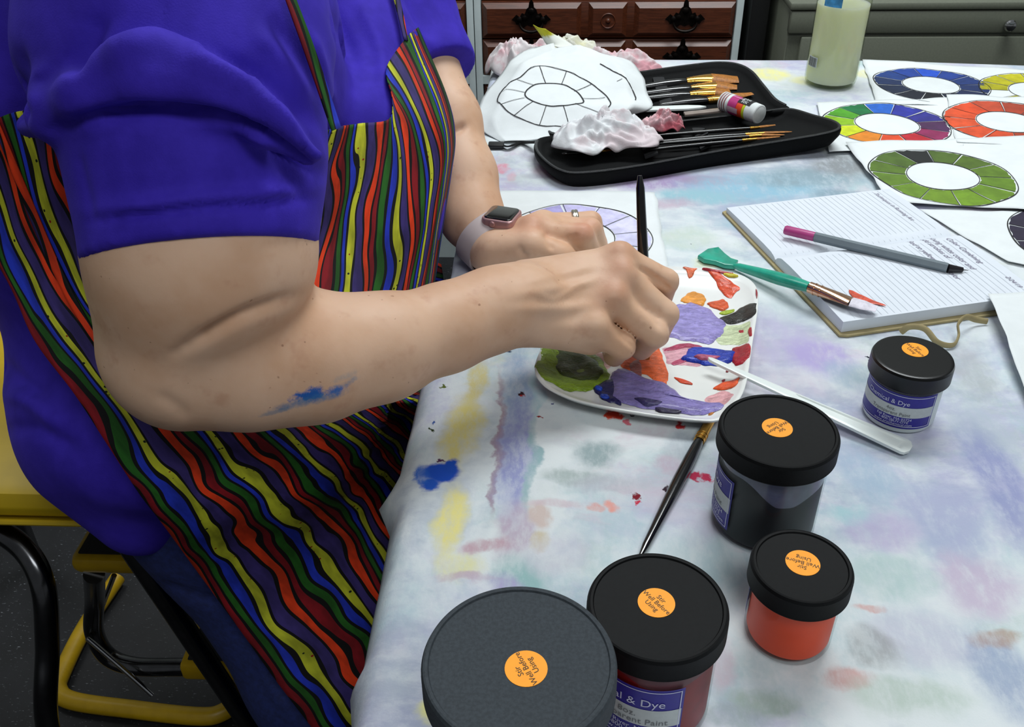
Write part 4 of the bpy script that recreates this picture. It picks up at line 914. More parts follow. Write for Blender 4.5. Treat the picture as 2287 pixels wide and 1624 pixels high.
# ------------------------------------------------------------------ zipped brush case
M_case = mat('black nylon', '#08090a', 0.75, spec=0.15, noise=(300, 0.2), bump=(800, 0.4, 0.0006)); M_zip = mat('black zip teeth', '#16181a', 0.35, noise=(900, 0.5), bump=(1500, 0.8, 0.001))
t = thing('brush_case', 'open black zip case holding paint brushes', 'case', (*P(1500, 280, 0)[:2], T+.001)); tl = np.array(t.location)
spA, spB = (1200, 306, .020), (1764, 243, .020)
FR = [(1204, 308, .020), (1192, 328, .021), (1207, 354, .021), (1245, 381, .021), (1295, 388, .021), (1420, 373, .021), (1600, 340, .022), (1760, 314, .026), (1846, 299, .032), (1879, 287, .036), (1868, 272, .034), (1820, 258, .028), spB, (1700, 250, .020), (1610, 261, .020), (1510, 272, .020), (1420, 282, .020), (1340, 291, .020), (1260, 300, .020)]
BK = [spB, (1735, 222, .024), (1706, 188, .030), (1682, 160, .034), (1652, 144, .036), (1612, 139, .036), (1560, 143, .034), (1450, 158, .030), (1345, 176, .024), (1270, 215, .014), (1235, 255, .010), (1218, 285, .009), (1232, 300, .012), (1275, 299, .018), (1340, 291, .020), (1420, 282, .020), (1510, 272, .020), (1600, 262, .020), (1690, 251, .020)]
def half(pts, name):
    q = closed_curve(np.array([P(*p) for p in pts]), 90); c = q.mean(0); c[2] = q[:, 2].mean(); n = len(q)
    def ring_(s, dz): r = c+(q-c)*s; r = r.copy(); r[:, 2] = q[:, 2]+dz; return r
    bot = ring_(.955, 0); bot[:, 2] = np.maximum(T+.0012, q[:, 2]-.0215); md = ring_(.995, -.010); md[:, 2] = np.maximum(md[:, 2], T+.004)
    R_ = [bot, md, ring_(1.0, -.003), ring_(.993, 0), ring_(.965, .0005), ring_(.945, -.006), ring_(.90, -.011), ring_(.6, -.011), ring_(.3, -.011)]
    V = np.vstack(R_); V[:, 2] = np.maximum(V[:, 2], T+.0014); V = V-tl; Fc = []
    for i in range(len(R_)-1):
        for j in range(n): Fc.append((i*n+j, i*n+(j+1) % n, (i+1)*n+(j+1) % n, (i+1)*n+j))
    Fc += [tuple(range(n))[::-1], tuple(range((len(R_)-1)*n, len(R_)*n))]
    o = mesh(name, V, Fc, M_case, t)
    z = ring_(.985, .0008); zp = np.vstack([z, z[:1]])-tl; a = slice(2, 74)
    MB().add(*tubegeo(zp[a], [(.0022, .0012)]*len(zp[a]), 6)).build('zip', M_zip, o)
    pl = np.linalg.lstsq(np.c_[q[:, :2], np.ones(n)], q[:, 2], rcond=None)[0]
    return lambda x, y: float(pl @ np.array([x, y, 1]))-.011
hf = half(FR, 'front_half'); hb = half(BK, 'back_half')
def on(hfun, px, py, dz):
    p = P(px, py, .015)
    for _ in range(4): p = P(px, py, hfun(p[0], p[1])-T+dz)
    return p
M_elastic = mat('black elastic', '#1a1b1d', 0.8, bump=(900, 0.4, 0.0006))
for hfun, a, b in ((hb, (1470, 172), (1490, 236)), (hb, (1380, 190), (1400, 250)), (hf, (1560, 286), (1580, 330)), (hf, (1440, 300), (1456, 350))):
    pp = catmull([on(hfun, a[0]+(b[0]-a[0])*u, a[1]+(b[1]-a[1])*u, .004+.003*(i % 2)) for i, u in enumerate(np.linspace(0, 1, 9))], 33)-tl
    MB().add(*tubegeo(pp, [(.009, .0006)]*33, 8)).build('elastic_strap', M_elastic, t)
st_ = catmull([P(1200, 318, .014), P(1165, 318, .004), P(1135, 327, .006), P(1112, 322, .003), P(1094, 327, .003)], 30)-tl
MB().add(*tubegeo(st_, [(.0045, .0012)]*30, 8)).build('zip_strap', M_case, t)
bk = local(t, [P(1108, 324, .005)])[0]; MB().box(bk-[.011, .008, .003], bk+[.011, .008, .003], .002).build('strap_buckle', M_black, t)
gb = 'brushes in the case'
def cb(label, hfun, ps, wpx, flat):
    q = [on(hfun, *p, .005 if hfun is hb else .010) for p in ps]; w = [x*proj(q[2])[2]/F for x in wpx]
    brush(label, q, w, (M_hblack, M_goldf, M_amber), flat, gb)
cb('widest amber flat brush at the back of the case', hb, [(1420, 198), (1533, 184), (1588, 179), (1648, 178)], (14, 20, 44, 42), .6)
cb('second wide amber flat brush in the back of the case', hb, [(1425, 212), (1543, 200), (1598, 194), (1646, 195)], (13, 18, 36, 30), .6)
cb('amber brush with black handle splashed white, middle of the back row', hb, [(1430, 222), (1540, 213), (1594, 207), (1630, 205)], (13, 17, 30, 24), .6)
cb('amber flat brush nearest the fold in the back row', hb, [(1470, 236), (1580, 225), (1613, 220), (1680, 209)], (11, 15, 26, 16), .6)
cb('thin brush with short amber tip, first in the front row', hf, [(1470, 302), (1674, 287), (1696, 284), (1731, 279)], (6, 8, 8, 6), .7)
cb('thin pointed amber brush, second in the front row', hf, [(1450, 318), (1664, 301), (1706, 297), (1769, 294)], (6, 9, 9, 2), .7)
cb('thin amber brush lying against the pointed one in the front row', hf, [(1452, 322), (1672, 305), (1700, 302), (1752, 301)], (6, 8, 9, 3), .7)
cb('thin amber brush nearest the front edge of the case', hf, [(1452, 334), (1657, 314), (1690, 310), (1742, 305)], (6, 8, 8, 3), .7)
cb('short dark brush by the front left corner of the case', hf, [(1255, 344), (1330, 338), (1352, 336), (1372, 334)], (7, 8, 8, 3), .7)
# spatula and flat tool
def bar(name, label, a, b, w, th, m, pts=None):
    ax = b-a; L = np.linalg.norm(ax); ang = math.atan2(ax[1], ax[0]); v, f = polygeo([(x*L, y*w) for x, y in pts], 0, th, th*.3); v = rotz(np.array(v), ang)
    v[:, 2] += (np.array(v)[:, 0]*0); R0 = (b[2]-a[2])/L; vv = np.array(v); s = vv[:, 0]*math.cos(ang)+vv[:, 1]*math.sin(ang); vv[:, 2] += R0*s
    o = mesh(name, vv+a, f, m, autosharp=30); tag(o, label, 'tool'); return o
BL = [(0, -.5), (.7, -.5), (.9, -.3), (1, 0), (.9, .3), (.7, .5), (0, .5)]
bar('modelling_tool', 'white pointed plastic tool in the brush case', on(hb, 1440, 246, .004), on(hb, 1577, 241, .006), .016, .003, M_plast, BL)
M_clr = mat('clouded clear plastic', '#8d8078', 0.3, noise=(60, 0.15))
bar('scraper_bar', 'brownish clear plastic bar lying by the glue stick', on(hb, 1528, 257, .004), on(hb, 1632, 246, .007), .013, .003, M_clr, [(0, -.5), (1, -.5), (1, .5), (0, .5)])
# glue stick
a = P(1617, 226, .033); b = P(1697, 256, .033); ax = unit(b-a); L = np.linalg.norm(b-a); R = .0138
t = thing('glue_stick', 'glue stick with white cap and magenta and orange wrapper on the brush case', 'glue stick', a)
def ring_m(s0, s1, r0, r1, m, name, parent=t, caps=True):
    return MB().add(*tubegeo([ax*(s0*L), ax*(s0*L+.0004), ax*(s1*L-.0004), ax*(s1*L)], [r0-.0006, r0, r1, r1-.0006], 40, caps)).build(name, m, parent, sharp=40)
M_gw = mat('white glue stick plastic', '#d9dedc', 0.4); M_gr = mat('dark red stripe', '#8c2630', 0.5); M_gm = mat('magenta wrapper', '#b02a72', 0.45); M_go = mat('orange red wrapper', '#dd4418', 0.45); M_gy = mat('lime yellow wrapper', '#b9c41c', 0.45)
for k in range(3):
    ring_m(.05*k*1.25, .05*k*1.25+.035, R, R, M_gw, 'ribbed_base'); ring_m(.05*k*1.25+.035, .05*(k+1)*1.25, R-.0006, R-.0006, M_gr, 'base_groove')
ring_m(.1875, .27, R, R, M_gw, 'collar'); ring_m(.27, .50, R-.0002, R-.0002, M_gm, 'wrapper_magenta'); ring_m(.50, .66, R-.0002, R-.0002, M_go, 'wrapper_orange'); ring_m(.66, .73, R-.0002, R-.0002, M_gy, 'wrapper_yellow')
MB().add(*tubegeo([ax*(.73*L), ax*(.735*L), ax*(.985*L), ax*L, ax*L, ax*(L+.0003)], [R-.001, R, R-.0004, R-.0016, R-.003, R-.0035], 40)).build('cap', M_gw, t, sharp=40)
# wrapper print: a black name plate, a pale text panel, a line of pink lettering
e1 = unit(np.cross(ax, [0, 0, 1])); e1 = e1 if e1 @ (CAM-a) > 0 else -e1; e2 = np.cross(e1, ax); e2 = e2 if e2[2] > 0 else -e2
def wrap(v, f, s0, ac, name, m, dr=.0003, parent=t):
    """x runs along the axis from s0, y round the tube from angle ac (0 = towards the camera, 90 = up)"""
    v = np.asarray(v); q = ac+v[:, 1]/R; r = R+dr
    return mesh(name, (ax*(s0*L))+v[:, :1]*ax+(r*np.cos(q))[:, None]*e1+(r*np.sin(q))[:, None]*e2, f, m, parent, smooth=False)
def rect(x0, x1, y0, y1, n=12):
    G = np.array([[(x0+(x1-x0)*j/2, y0+(y1-y0)*i/(n-1), 0) for j in range(3)] for i in range(n)]); return gridgeo(G)
wrap(*rect(-.009, .014, -.006, .009), .62, 1.25, 'name_plate', M_pblk)
v, f = textgeo('glue\nstic', .0085, 'CENTER', space=.75); wrap(np.stack([v[:, 0]+.002, v[:, 1]+.0015, v[:, 2]], 1), f, .62, 1.25, 'lettering', M_gw, .0006)
wrap(*rect(0, .020, -.008, 0), .275, .15, 'text_panel', mat('pale pink panel', '#b89aa6', .6))
v, f = textgeo('WASHABLE', .0042, 'LEFT'); wrap(v, f, .285, 1.35, 'lettering', mat('pink lettering', '#e8a6cc', .6), .0005)

# ------------------------------------------------------------------ spray bottle
b = P(1852, 188); t = thing('spray_bottle', 'clear bottle of pale yellow green liquid standing at the back of the table', 'bottle', (b[0], b[1], T+.0035)); rb = .0405
prof = [(0, .002), (rb*.7, .0015), (rb-.006, 0), (rb-.0015, .003), (rb, .010), (rb, .075), (rb+.0005, .128), (rb-.001, .150), (rb-.010, .172), (.016, .186), (.0135, .190), (.0135, .204)]
MB().add(*lathegeo(prof, 56)).build('bottle_body', clear_mat('clear bottle plastic', '#eef2ea', .08, .2), t)
sl = NT('cloudy yellow green liquid'); ob = sl.obj(); sl.set(col=sl.mix(sl.noise(20, 3, .6, ob), lin('#f3fad0'), lin('#f8fdda')), rough=.4, sss=1.0, coat=.2)
sl.b.inputs['Subsurface Radius'].default_value = (.03, .03, .018); sl.b.inputs['Subsurface Scale'].default_value = 1.0
MB().add(*lathegeo([(0, .004), (rb-.007, .004), (rb-.003, .006), (rb-.0018, .012), (rb-.0018, .075), (rb-.0014, .1225), (0, .1225)], 56)).build('liquid', sl.m, t)
MB().add(*lathegeo([(.0135, .196), (.0165, .197), (.0165, .214), (.011, .220), (.011, .232), (0, .232)], 32)).build('collar', mat('white bottle collar', '#d8dcdc', .4), t)
MB().box((-.020, -.055, .230), (.020, .030, .252), .006).build('spray_head', mat('white spray head', '#dadddd', .4), t)
MB().box((-.006, -.040, .196), (.006, -.034, .232), .002).build('trigger', mat('blue trigger', '#2a70b8', .4), t)
fc = math.atan2(CAM[1]-b[1], CAM[0]-b[0])
lb = MB().add(*cylpatch(rb+.0006, -1.12, -.62, .030, .046, 12, fc)).build('barcode_label', M_labelwhite, t)
bm_ = MB(); q = -1.10
for k in range(13):
    w = (.012, .02, .03, .014)[k % 4]; bm_.add(*cylpatch(rb+.0009, q, q+w*.8, .031, .0445, 3, fc)); q += w+.016
bm_.build('barcode_bars', M_pblk, lb)
MB().add(*cylpatch(rb+.0006, -.75, -.05, .124, .140, 14, fc)).build('blue_label', mat('blue bottle label', '#3f8fc4', .5, noise=(60, .4)), t)
# ------------------------------------------------------------------ sculpting with distance fields
def smin(a, b, k):
    if k <= 0: return np.minimum(a, b)
    h = np.maximum(k-np.abs(a-b), 0)/k; return np.minimum(a, b)-h*h*k*.25
def sd_cone(p, a, b, r1, r2):
    ba = b-a; l2 = float(ba @ ba); rr = r1-r2; a2 = l2-rr*rr; il2 = 1/l2
    pa = p-a; y = pa @ ba; z = y-l2; q = pa*l2-y[:, None]*ba; x2 = (q*q).sum(1); y2 = y*y*l2; z2 = z*z*l2
    k = np.sign(rr)*rr*rr*x2
    d3 = (np.sqrt(np.maximum(x2*a2*il2, 0))+y*rr)*il2-r1
    d1 = np.sqrt(np.maximum(x2+z2, 0))*il2-r2; d2 = np.sqrt(np.maximum(x2+y2, 0))*il2-r1
    return np.where(np.sign(z)*a2*z2 > k, d1, np.where(np.sign(y)*a2*y2 < k, d2, d3))
def sd_ell(p, c, r, R=None):
    q = p-c
    if R is not None: q = q @ R
    k0 = np.linalg.norm(q/r, axis=1); k1 = np.linalg.norm(q/(r*r), axis=1)+1e-9
    return k0*(k0-1)/k1
class Prim:
    def __init__(s, typ, k=.01, **kw):
        s.typ, s.k = typ, k; s.__dict__.update(kw)
        if typ in ('cone', 'cut'): s.c = (s.a+s.b)/2; s.R = np.linalg.norm(s.a-s.b)/2+max(s.ra, s.rb)
        elif typ == 'ell': s.c = s.o; s.R = max(s.r)
        elif typ == 'plane': s.R = 9; s.c = s.o
    def __call__(s, p):
        if s.typ in ('cone', 'cut'): return sd_cone(p, s.a, s.b, s.ra, s.rb)
        if s.typ == 'ell': return sd_ell(p, s.o, np.array(s.r), getattr(s, 'M', None))
        return (p-s.o) @ s.n
def field(p, prims, cull=True):
    if cull and len(p):
        lo, hi = p.min(0), p.max(0); cc = (lo+hi)/2; cr = np.linalg.norm(hi-lo)/2
        use = [q for q in prims if q.typ == 'plane' or np.linalg.norm(q.c-cc) < cr+q.R+.05]
    else: use = prims
    d = None
    for q in use:
        if q.typ == 'cut': d = -smin(-d, q(p), q.k) if d is not None else d
        elif q.typ == 'plane': d = -smin(-d, -q(p), q.k) if d is not None else d
        else:
            e = q(p); d = e if d is None else smin(d, e, q.k)
    return np.full(len(p), .2) if d is None else d
def cone(pts, k=.01):
    """chain of (px, py, depth, half width in pixels) -> tapered capsules"""
    out = []
    for u, w in zip(pts[:-1], pts[1:]): out.append(Prim('cone', k, a=D(*u[:3]), b=D(*w[:3]), ra=u[3]*u[2]/F, rb=w[3]*w[2]/F))
    return out
def wcone(a, b, ra, rb, k=.02): return Prim('cone', k, a=np.array(a, float), b=np.array(b, float), ra=ra, rb=rb)
def ell(o, r, k=.02, M=None): return Prim('ell', k, o=np.array(o, float), r=np.array(r, float), M=M)
def surface(prims, vox, lo=None, hi=None):
    bb = [q for q in prims if q.typ in ('cone', 'ell')]
    lo = np.min([q.c-q.R for q in bb], 0)-.01 if lo is None else np.array(lo); hi = np.max([q.c+q.R for q in bb], 0)+.01 if hi is None else np.array(hi)
    S = 4; nc = np.ceil((hi-lo)/(vox*S)).astype(int)+1
    g = np.stack(np.meshgrid(*[np.arange(n) for n in nc], indexing='ij'), -1)
    cp = (lo+(g+.5)*vox*S).reshape(-1, 3); cs = np.concatenate([field(cp[i:i+40000], prims, False) for i in range(0, len(cp), 40000)]).reshape(nc)
    A = np.repeat(np.repeat(np.repeat(cs, S, 0), S, 1), S, 2).astype(np.float32)
    flag = np.argwhere(np.abs(cs) < vox*S*1.35)
    sub = np.stack(np.meshgrid(*[np.arange(S)]*3, indexing='ij'), -1).reshape(-1, 3)
    for i in range(0, len(flag), 300):
        ix = (flag[i:i+300, None, :]*S+sub[None]).reshape(-1, 3)
        A[ix[:, 0], ix[:, 1], ix[:, 2]] = field(lo+ix*vox, prims)
    sg = A < 0
    c = np.zeros(np.array(A.shape)-1, np.uint8)
    for a in (0, 1):
        for b in (0, 1):
            for d in (0, 1): c += sg[a:A.shape[0]-1+a, b:A.shape[1]-1+b, d:A.shape[2]-1+d]
    cells = np.argwhere((c > 0) & (c < 8)); idx = np.full(c.shape, -1, np.int64); idx[tuple(cells.T)] = np.arange(len(cells))
    acc = np.zeros((len(cells), 3)); cnt = np.zeros(len(cells))
    crn = [np.array([(i >> 2) & 1, (i >> 1) & 1, i & 1]) for i in range(8)]
    for i in range(8):
        for ax in range(3):
            if crn[i][ax]: continue
            p0 = cells+crn[i]; e = np.zeros(3, int); e[ax] = 1; p1 = p0+e
            v0, v1 = A[tuple(p0.T)], A[tuple(p1.T)]; m = (v0 < 0) != (v1 < 0)
            t_ = np.where(m, v0/np.where(m, v0-v1, 1), 0); acc += m[:, None]*(p0+t_[:, None]*e); cnt += m
    V = lo+acc/cnt[:, None]*vox; Fs = []
    for ax in range(3):
        e = np.zeros(3, int); e[ax] = 1; u, w = np.eye(3, dtype=int)[(ax+1) % 3], np.eye(3, dtype=int)[(ax+2) % 3]
        sl0 = [slice(1, n-1) for n in A.shape]; 
        s0 = sg[tuple(sl0)]; sl1 = list(sl0); sl1[ax] = slice(2, A.shape[ax]); s1 = sg[tuple(sl1)]
        ed = np.argwhere(s0 != s1)+1
        q = np.stack([idx[tuple((ed-o).T)] for o in (0*u, u, u+w, w)], 1); fl = sg[tuple(ed.T)]
        q = np.where(fl[:, None], q, q[:, ::-1]); Fs.append(q[(q >= 0).all(1)])
    return V, np.vstack(Fs)
def normals(V, Fq):
    a, b, c, d = (V[Fq[:, i]] for i in range(4)); n = np.cross(c-a, d-b); N = np.zeros_like(V)
    for i in range(4): np.add.at(N, Fq[:, i], n)
    return N/(np.linalg.norm(N, axis=1)[:, None]+1e-12)
def relax(V, Fq, it=2, lam=.5):
    e = np.vstack([Fq[:, [i, (i+1) % 4]] for i in range(4)]); e = np.vstack([e, e[:, ::-1]])
    cnt = np.bincount(e[:, 0], minlength=len(V))[:, None]
    for _ in range(it):
        s = np.zeros_like(V)
        for k in range(3): s[:, k] = np.bincount(e[:, 0], V[e[:, 1], k], minlength=len(V))
        V = V+lam*(s/np.maximum(cnt, 1)-V)
    return V
def seg_dist(q, line):
    """distance, signed side and position along a pixel polyline"""
    best = np.full(len(q), 1e9); side = np.zeros(len(q)); pos = np.zeros(len(q)); L = np.r_[0, np.cumsum(np.linalg.norm(np.diff(line, axis=0), axis=1))]
    for i in range(len(line)-1):
        a, b = line[i], line[i+1]; ab = b-a; l2 = ab @ ab; t_ = np.clip(((q-a) @ ab)/l2, 0, 1); d = q-(a+t_[:, None]*ab); dd = np.linalg.norm(d, axis=1)
        m = dd < best; best[m] = dd[m]; side[m] = np.sign(ab[0]*d[m, 1]-ab[1]*d[m, 0]); pos[m] = (L[i]+t_[m]*np.sqrt(l2))/L[-1]
    return best, side, pos
def strokes(V, Fq, items):
    """carve or raise the surface along pixel polylines: (points, amplitude m, width px, width px on the lower side, max depth, taper)"""
    N = normals(V, Fq); pr = proj(V); q = pr[:, :2]; off = np.zeros(len(V)); back = ((CAM-V)*N).sum(1) > 0
    for pts, amp, w0, w1, dmax in items:
        ln = catmull(np.array(pts, float), 6*len(pts)); lo, hi = ln.min(0)-3*max(w0, w1), ln.max(0)+3*max(w0, w1)
        m = np.where(((q > lo) & (q < hi)).all(1) & (pr[:, 2] < dmax) & back)[0]
        if not len(m): continue
        d, s, t_ = seg_dist(q[m], ln); w = np.where(s > 0, w1, w0); off[m] += amp*np.exp(-(d/w)**2)*np.clip(4*np.minimum(t_, 1-t_)+.15, 0, 1)
    return V+N*off[:, None]
def march(px, py, prims, d0=.4, d1=1.5, off=0.0):
    """depth at which the pixel rays first meet the field (nan where they miss)"""
    px = np.asarray(px, float).ravel(); py = np.asarray(py, float).ravel()
    r = np.stack([(px-CX)/F, (py-CY)/F, np.ones_like(px)], 1) @ MC.T; ln = np.linalg.norm(r, axis=1); t_ = np.full(len(px), d0)
    best = np.full(len(px), 9.); bt = t_.copy()
    for _ in range(70):
        d = field(CAM+r*t_[:, None], prims, False)-off; m = d < best; best[m] = d[m]; bt[m] = t_[m]; t_ = np.minimum(t_+np.maximum(d, 0)*.9/ln, d1)
    hit = np.abs(field(CAM+r*t_[:, None], prims, False)-off) < .002
    return np.where(hit, t_, np.nan), bt
# ------------------------------------------------------------------ the person
person = thing('person', 'person in a violet T-shirt, striped apron and jeans painting at the table', 'person', (-.36, .80, .60))
PO = np.array(person.location)
R_ARM = cone([(425, -120, .640, 170), (440, 250, .625, 185), (448, 440, .612, 225), (453, 560, .612, 236), (395, 770, .640, 168)], .02)
R_ARM += cone([(420, 812, .640, 146), (560, 812, .650, 140), (700, 798, .668, 138), (850, 776, .692, 113), (1000, 731, .722, 91), (1100, 693, .743, 86), (1165, 672, .755, 88)], .018)
R_HAND = cone([(1175, 622, .776, 42), (1384, 579, .795, 32)], .012)+cone([(1172, 650, .766, 46), (1389, 622, .785, 34)], .012)+cone([(1168, 685, .758, 50), (1369, 674, .775, 34)], .012)+cone([(1170, 715, .754, 46), (1328, 738, .767, 33)], .012)
R_HAND += cone([(1190, 728, .760, 40), (1318, 760, .778, 34)], .012)+cone([(1180, 660, .795, 46), (1340, 640, .820, 44)], .015)+cone([(1270, 690, .790, 46), (1395, 728, .812, 32)], .01)
R_FING = [[(1384, 579, .795, 34), (1489, 628, .800, 27), (1470, 690, .832, 23), (1446, 712, .846, 19)],
          [(1390, 622, .785, 36), (1486, 702, .790, 30), (1468, 750, .822, 25), (1440, 748, .842, 20)],
          [(1370, 676, .775, 36), (1462, 746, .782, 31), (1432, 778, .812, 25), (1410, 765, .832, 20)],
          [(1330, 738, .767, 34), (1390, 774, .776, 29), (1372, 795, .803, 23), (1362, 786, .820, 18)]]
R_TH = [(1195, 650, .800, 42), (1310, 660, .832, 34), (1400, 690, .846, 27), (1440, 712, .858, 21)]
L_ARM = cone([(850, -60, 1.095, 92), (925, 90, 1.075, 80), (1002, 268, 1.045, 66), (1033, 395, 1.030, 71), (1054, 484, 1.012, 65), (1088, 548, .988, 49)], .02)
L_HAND = cone([(1094, 550, .984, 47), (1186, 520, .968, 34)], .014)+cone([(1098, 548, .990, 46), (1212, 510, .985, 31)], .014)+cone([(1100, 548, 1.0, 43), (1224, 504, 1.003, 28)], .014)+cone([(1100, 555, 1.005, 41), (1222, 515, 1.02, 26)], .014)+cone([(1098, 568, .968, 43), (1180, 554, .950, 38)], .014)
L_FING = [[(1190, 521, .968, 33), (1300, 526, .962, 27), (1322, 572, .985, 24), (1300, 600, .998, 20)],
          [(1214, 510, .985, 31), (1318, 513, .980, 26), (1338, 560, 1.0, 23), (1322, 592, 1.012, 19)],
          [(1226, 503, 1.003, 28), (1320, 496, 1.004, 24), (1335, 545, 1.015, 21), (1322, 570, 1.028, 18)],
          [(1224, 515, 1.02, 25), (1296, 518, 1.024, 21), (1308, 548, 1.035, 18), (1300, 565, 1.042, 16)]]
L_TH = [(1110, 560, .962, 44), (1188, 548, .945, 33), (1252, 572, .952, 27), (1300, 592, .975, 22)]
hull = [wcone((-.36, .80, .70), (-.34, .80, 1.00), .175, .170, .03), wcone((-.34, .80, 1.0), (-.32, .80, 1.12), .17, .13, .04)]
BODY = [wcone((-.36, .80, .70), (-.34, .80, 1.00), .14, .14, .03), wcone((-.33, .70, 1.12), (-.30, .95, 1.10), .075, .07, .05), wcone((-.32, .82, 1.12), (-.27, .83, 1.24), .06, .052, .04)]
HC = np.array([-.215, .835, 1.395])                                # head bent over the work, above the picture
BODY += [wcone((-.30, .82, 1.16), HC+[-.02, 0, -.06], .058, .055, .03), ell(HC, (.098, .076, .118), .02), ell(HC+[.055, 0, -.065], (.045, .052, .050), .03), wcone(HC+[.092, 0, -.005], HC+[.112, 0, -.040], .008, .015, .012),
         wcone(HC+[.098, -.018, -.072], HC+[.098, .018, -.072], .007, .007, .008), ell(HC+[-.005, -.078, -.02], (.020, .010, .032), .006), ell(HC+[-.005, .078, -.02], (.020, .010, .032), .006), ell(HC+[.080, -.032, .012], (.014, .013, .010), .004), ell(HC+[.080, .032, .012], (.014, .013, .010), .004)]
BODY += R_ARM+R_HAND
for ch in R_FING: BODY += cone(ch, .0035)
BODY += cone(R_TH, .006)+L_ARM+L_HAND
for ch in L_FING: BODY += cone(ch, .0035)
BODY += cone(L_TH, .006)
# knuckle bumps
for x, y, d, r in ((1384, 568, .786, 20), (1390, 614, .775, 21), (1370, 662, .764, 21), (1330, 726, .757, 20), (1188, 504, .958, 18), (1214, 492, .975, 18)): BODY.append(Prim('ell', .016, o=D(x, y, d), r=np.full(3, r*d/F)))
V, Q = surface(BODY, .0024)
V = relax(V, Q, 2)
SK = [  # right arm creases, tendons and veins
    ([(400, 786), (470, 745), (545, 705), (610, 680), (668, 658)], -.0075, 16, 14, .72), ([(372, 796), (400, 786), (425, 768)], -.001, 14, 14, .72),
    ([(345, 880), (390, 905), (425, 935)], -.0015, 16, 16, .75),
    ([(1130, 662), (1230, 645), (1310, 628), (1370, 618)], .0016, 12, 12, .85), ([(1140, 690), (1230, 690), (1310, 684), (1355, 676)], .0014, 12, 12, .85), ([(1190, 655), (1240, 668), (1290, 640), (1330, 632)], .0012, 7, 7, .85),
    ([(1150, 640), (1250, 615), (1350, 590)], .0012, 12, 12, .85), ([(1330, 600), (1290, 620), (1240, 630)], -.0010, 14, 14, .85), ([(1320, 655), (1270, 668), (1200, 672)], -.0010, 12, 12, .85), ([(1300, 705), (1240, 715), (1190, 715)], -.0010, 14, 14, .85),
    ([(1415, 592), (1460, 618), (1505, 655)], -.0022, 6, 6, .85), ([(1416, 670), (1450, 700), (1484, 740)], -.0022, 6, 6, .85), ([(1378, 736), (1400, 760), (1420, 782)], -.0016, 6, 6, .85),
    # left hand and elbow
    ([(985, 303), (1015, 292), (1045, 278)], -.005, 9, 9, 1.1), ([(1270, 523), (1276, 535), (1290, 520)], -.002, 5, 5, 1.02), ([(1160, 552), (1168, 568), (1182, 570)], -.003, 6, 6, 1.0), ([(1215, 518), (1228, 545), (1236, 560)], -.0025, 7, 7, 1.0)]
V = strokes(V, Q, SK)
def skin_mat():
    s = NT('skin'); o = s.n('ShaderNodeTexCoord').outputs['Object']
    c = s.mix(s.ss(s.noise(14, 4, .6, o), .35, .65), lin('#cfa484'), lin('#dab497'))
    c = s.mix(s.math('MULTIPLY', s.ss(s.noise(45, 3, .6, o), .55, .75), .35), c, lin('#b47d62'))
    fr = s.ss(s.noise(190, 1, .5, o), .765, .80); c = s.mix(s.math('MULTIPLY', fr, .55), c, lin('#7d4e36'))
    def spot(px, py, d, r, col, op, edge, nz=.6, sc=90):
        nonlocal c
        ctr = D(px, py, d)-PO; m = s.mapping(o, loc=tuple(ctr), sc=(r[0], r[1], r[2]), typ='TEXTURE')
        ln = s.n('ShaderNodeVectorMath', op='LENGTH'); s.link(m, ln.inputs[0])
        v_ = s.math('ADD', ln.outputs['Value'], s.math('MULTIPLY', s.math('SUBTRACT', s.noise(sc, 5, .7, o), .5), nz*2))
        c = s.mix(s.ss(v_, 1-edge, 1+edge, op, 0), c, lin(col))
    spot(1384, 570, .775, (.016, .02, .012), '#b87a60', .25, .5); spot(1385, 618, .765, (.016, .02, .012), '#b87a60', .3, .5); spot(1366, 664, .752, (.016, .02, .012), '#b87a60', .25, .5); spot(1302, 505, .945, (.014, .02, .014), '#c07660', .3, .5); spot(1322, 495, .96, (.014, .02, .014), '#c07660', .3, .5)
    spot(1182, 503, .95, (.02, .02, .014), '#c08066', .4, .5)
    dq = .612; sx_ = 30
    spot(690, 915, dq, (.0125, .03, .0060), '#1a5aa8', 1.0, .25, .9, 130); spot(728, 918, dq, (.011, .03, .005), '#1f62b0', .95, .3, .9, 130); spot(690, 934, dq, (.022, .03, .004), '#3f74a0', .75, .5, .8, 150); spot(765, 908, dq, (.010, .03, .003), '#4f80a4', .6, .4, .9, 150); spot(760, 888, dq, (.008, .03, .003), '#6f90a4', .4, .5, .9, 150); spot(605, 948, dq, (.010, .03, .002), '#4a7a9c', .5, .5, .9, 150)
    s.set(col=c, rough=.52, spec=.35, sss=.12); s.b.inputs['Subsurface Radius'].default_value = (.010, .004, .002)
    s.b.inputs['Subsurface Scale'].default_value = .6
    h = s.math('ADD', s.math('MULTIPLY', s.noise(420, 3, .6, o), .5), s.noise(110, 3, .6, o)); s.bump(h, .12, .0012)
    return s.m
M_skin = skin_mat()
mesh('body', V-PO, Q, M_skin, person)

HAIR = [ell(HC+[-.022, 0, .022], (.105, .088, .112), .02), wcone(HC+[-.07, 0, -.02], HC+[-.10, 0, -.15], .065, .045, .03), Prim('cut', .012, a=HC+[.075, 0, -.02], b=HC+[.085, 0, -.13], ra=.062, rb=.062)]
V, Q = surface(HAIR, .006); V = relax(V, Q, 1)
mesh('hair', V-PO, Q, mat('brown hair', '#3a261a', .6, noise=(200, .4), bump=(400, .6, .002)), person)
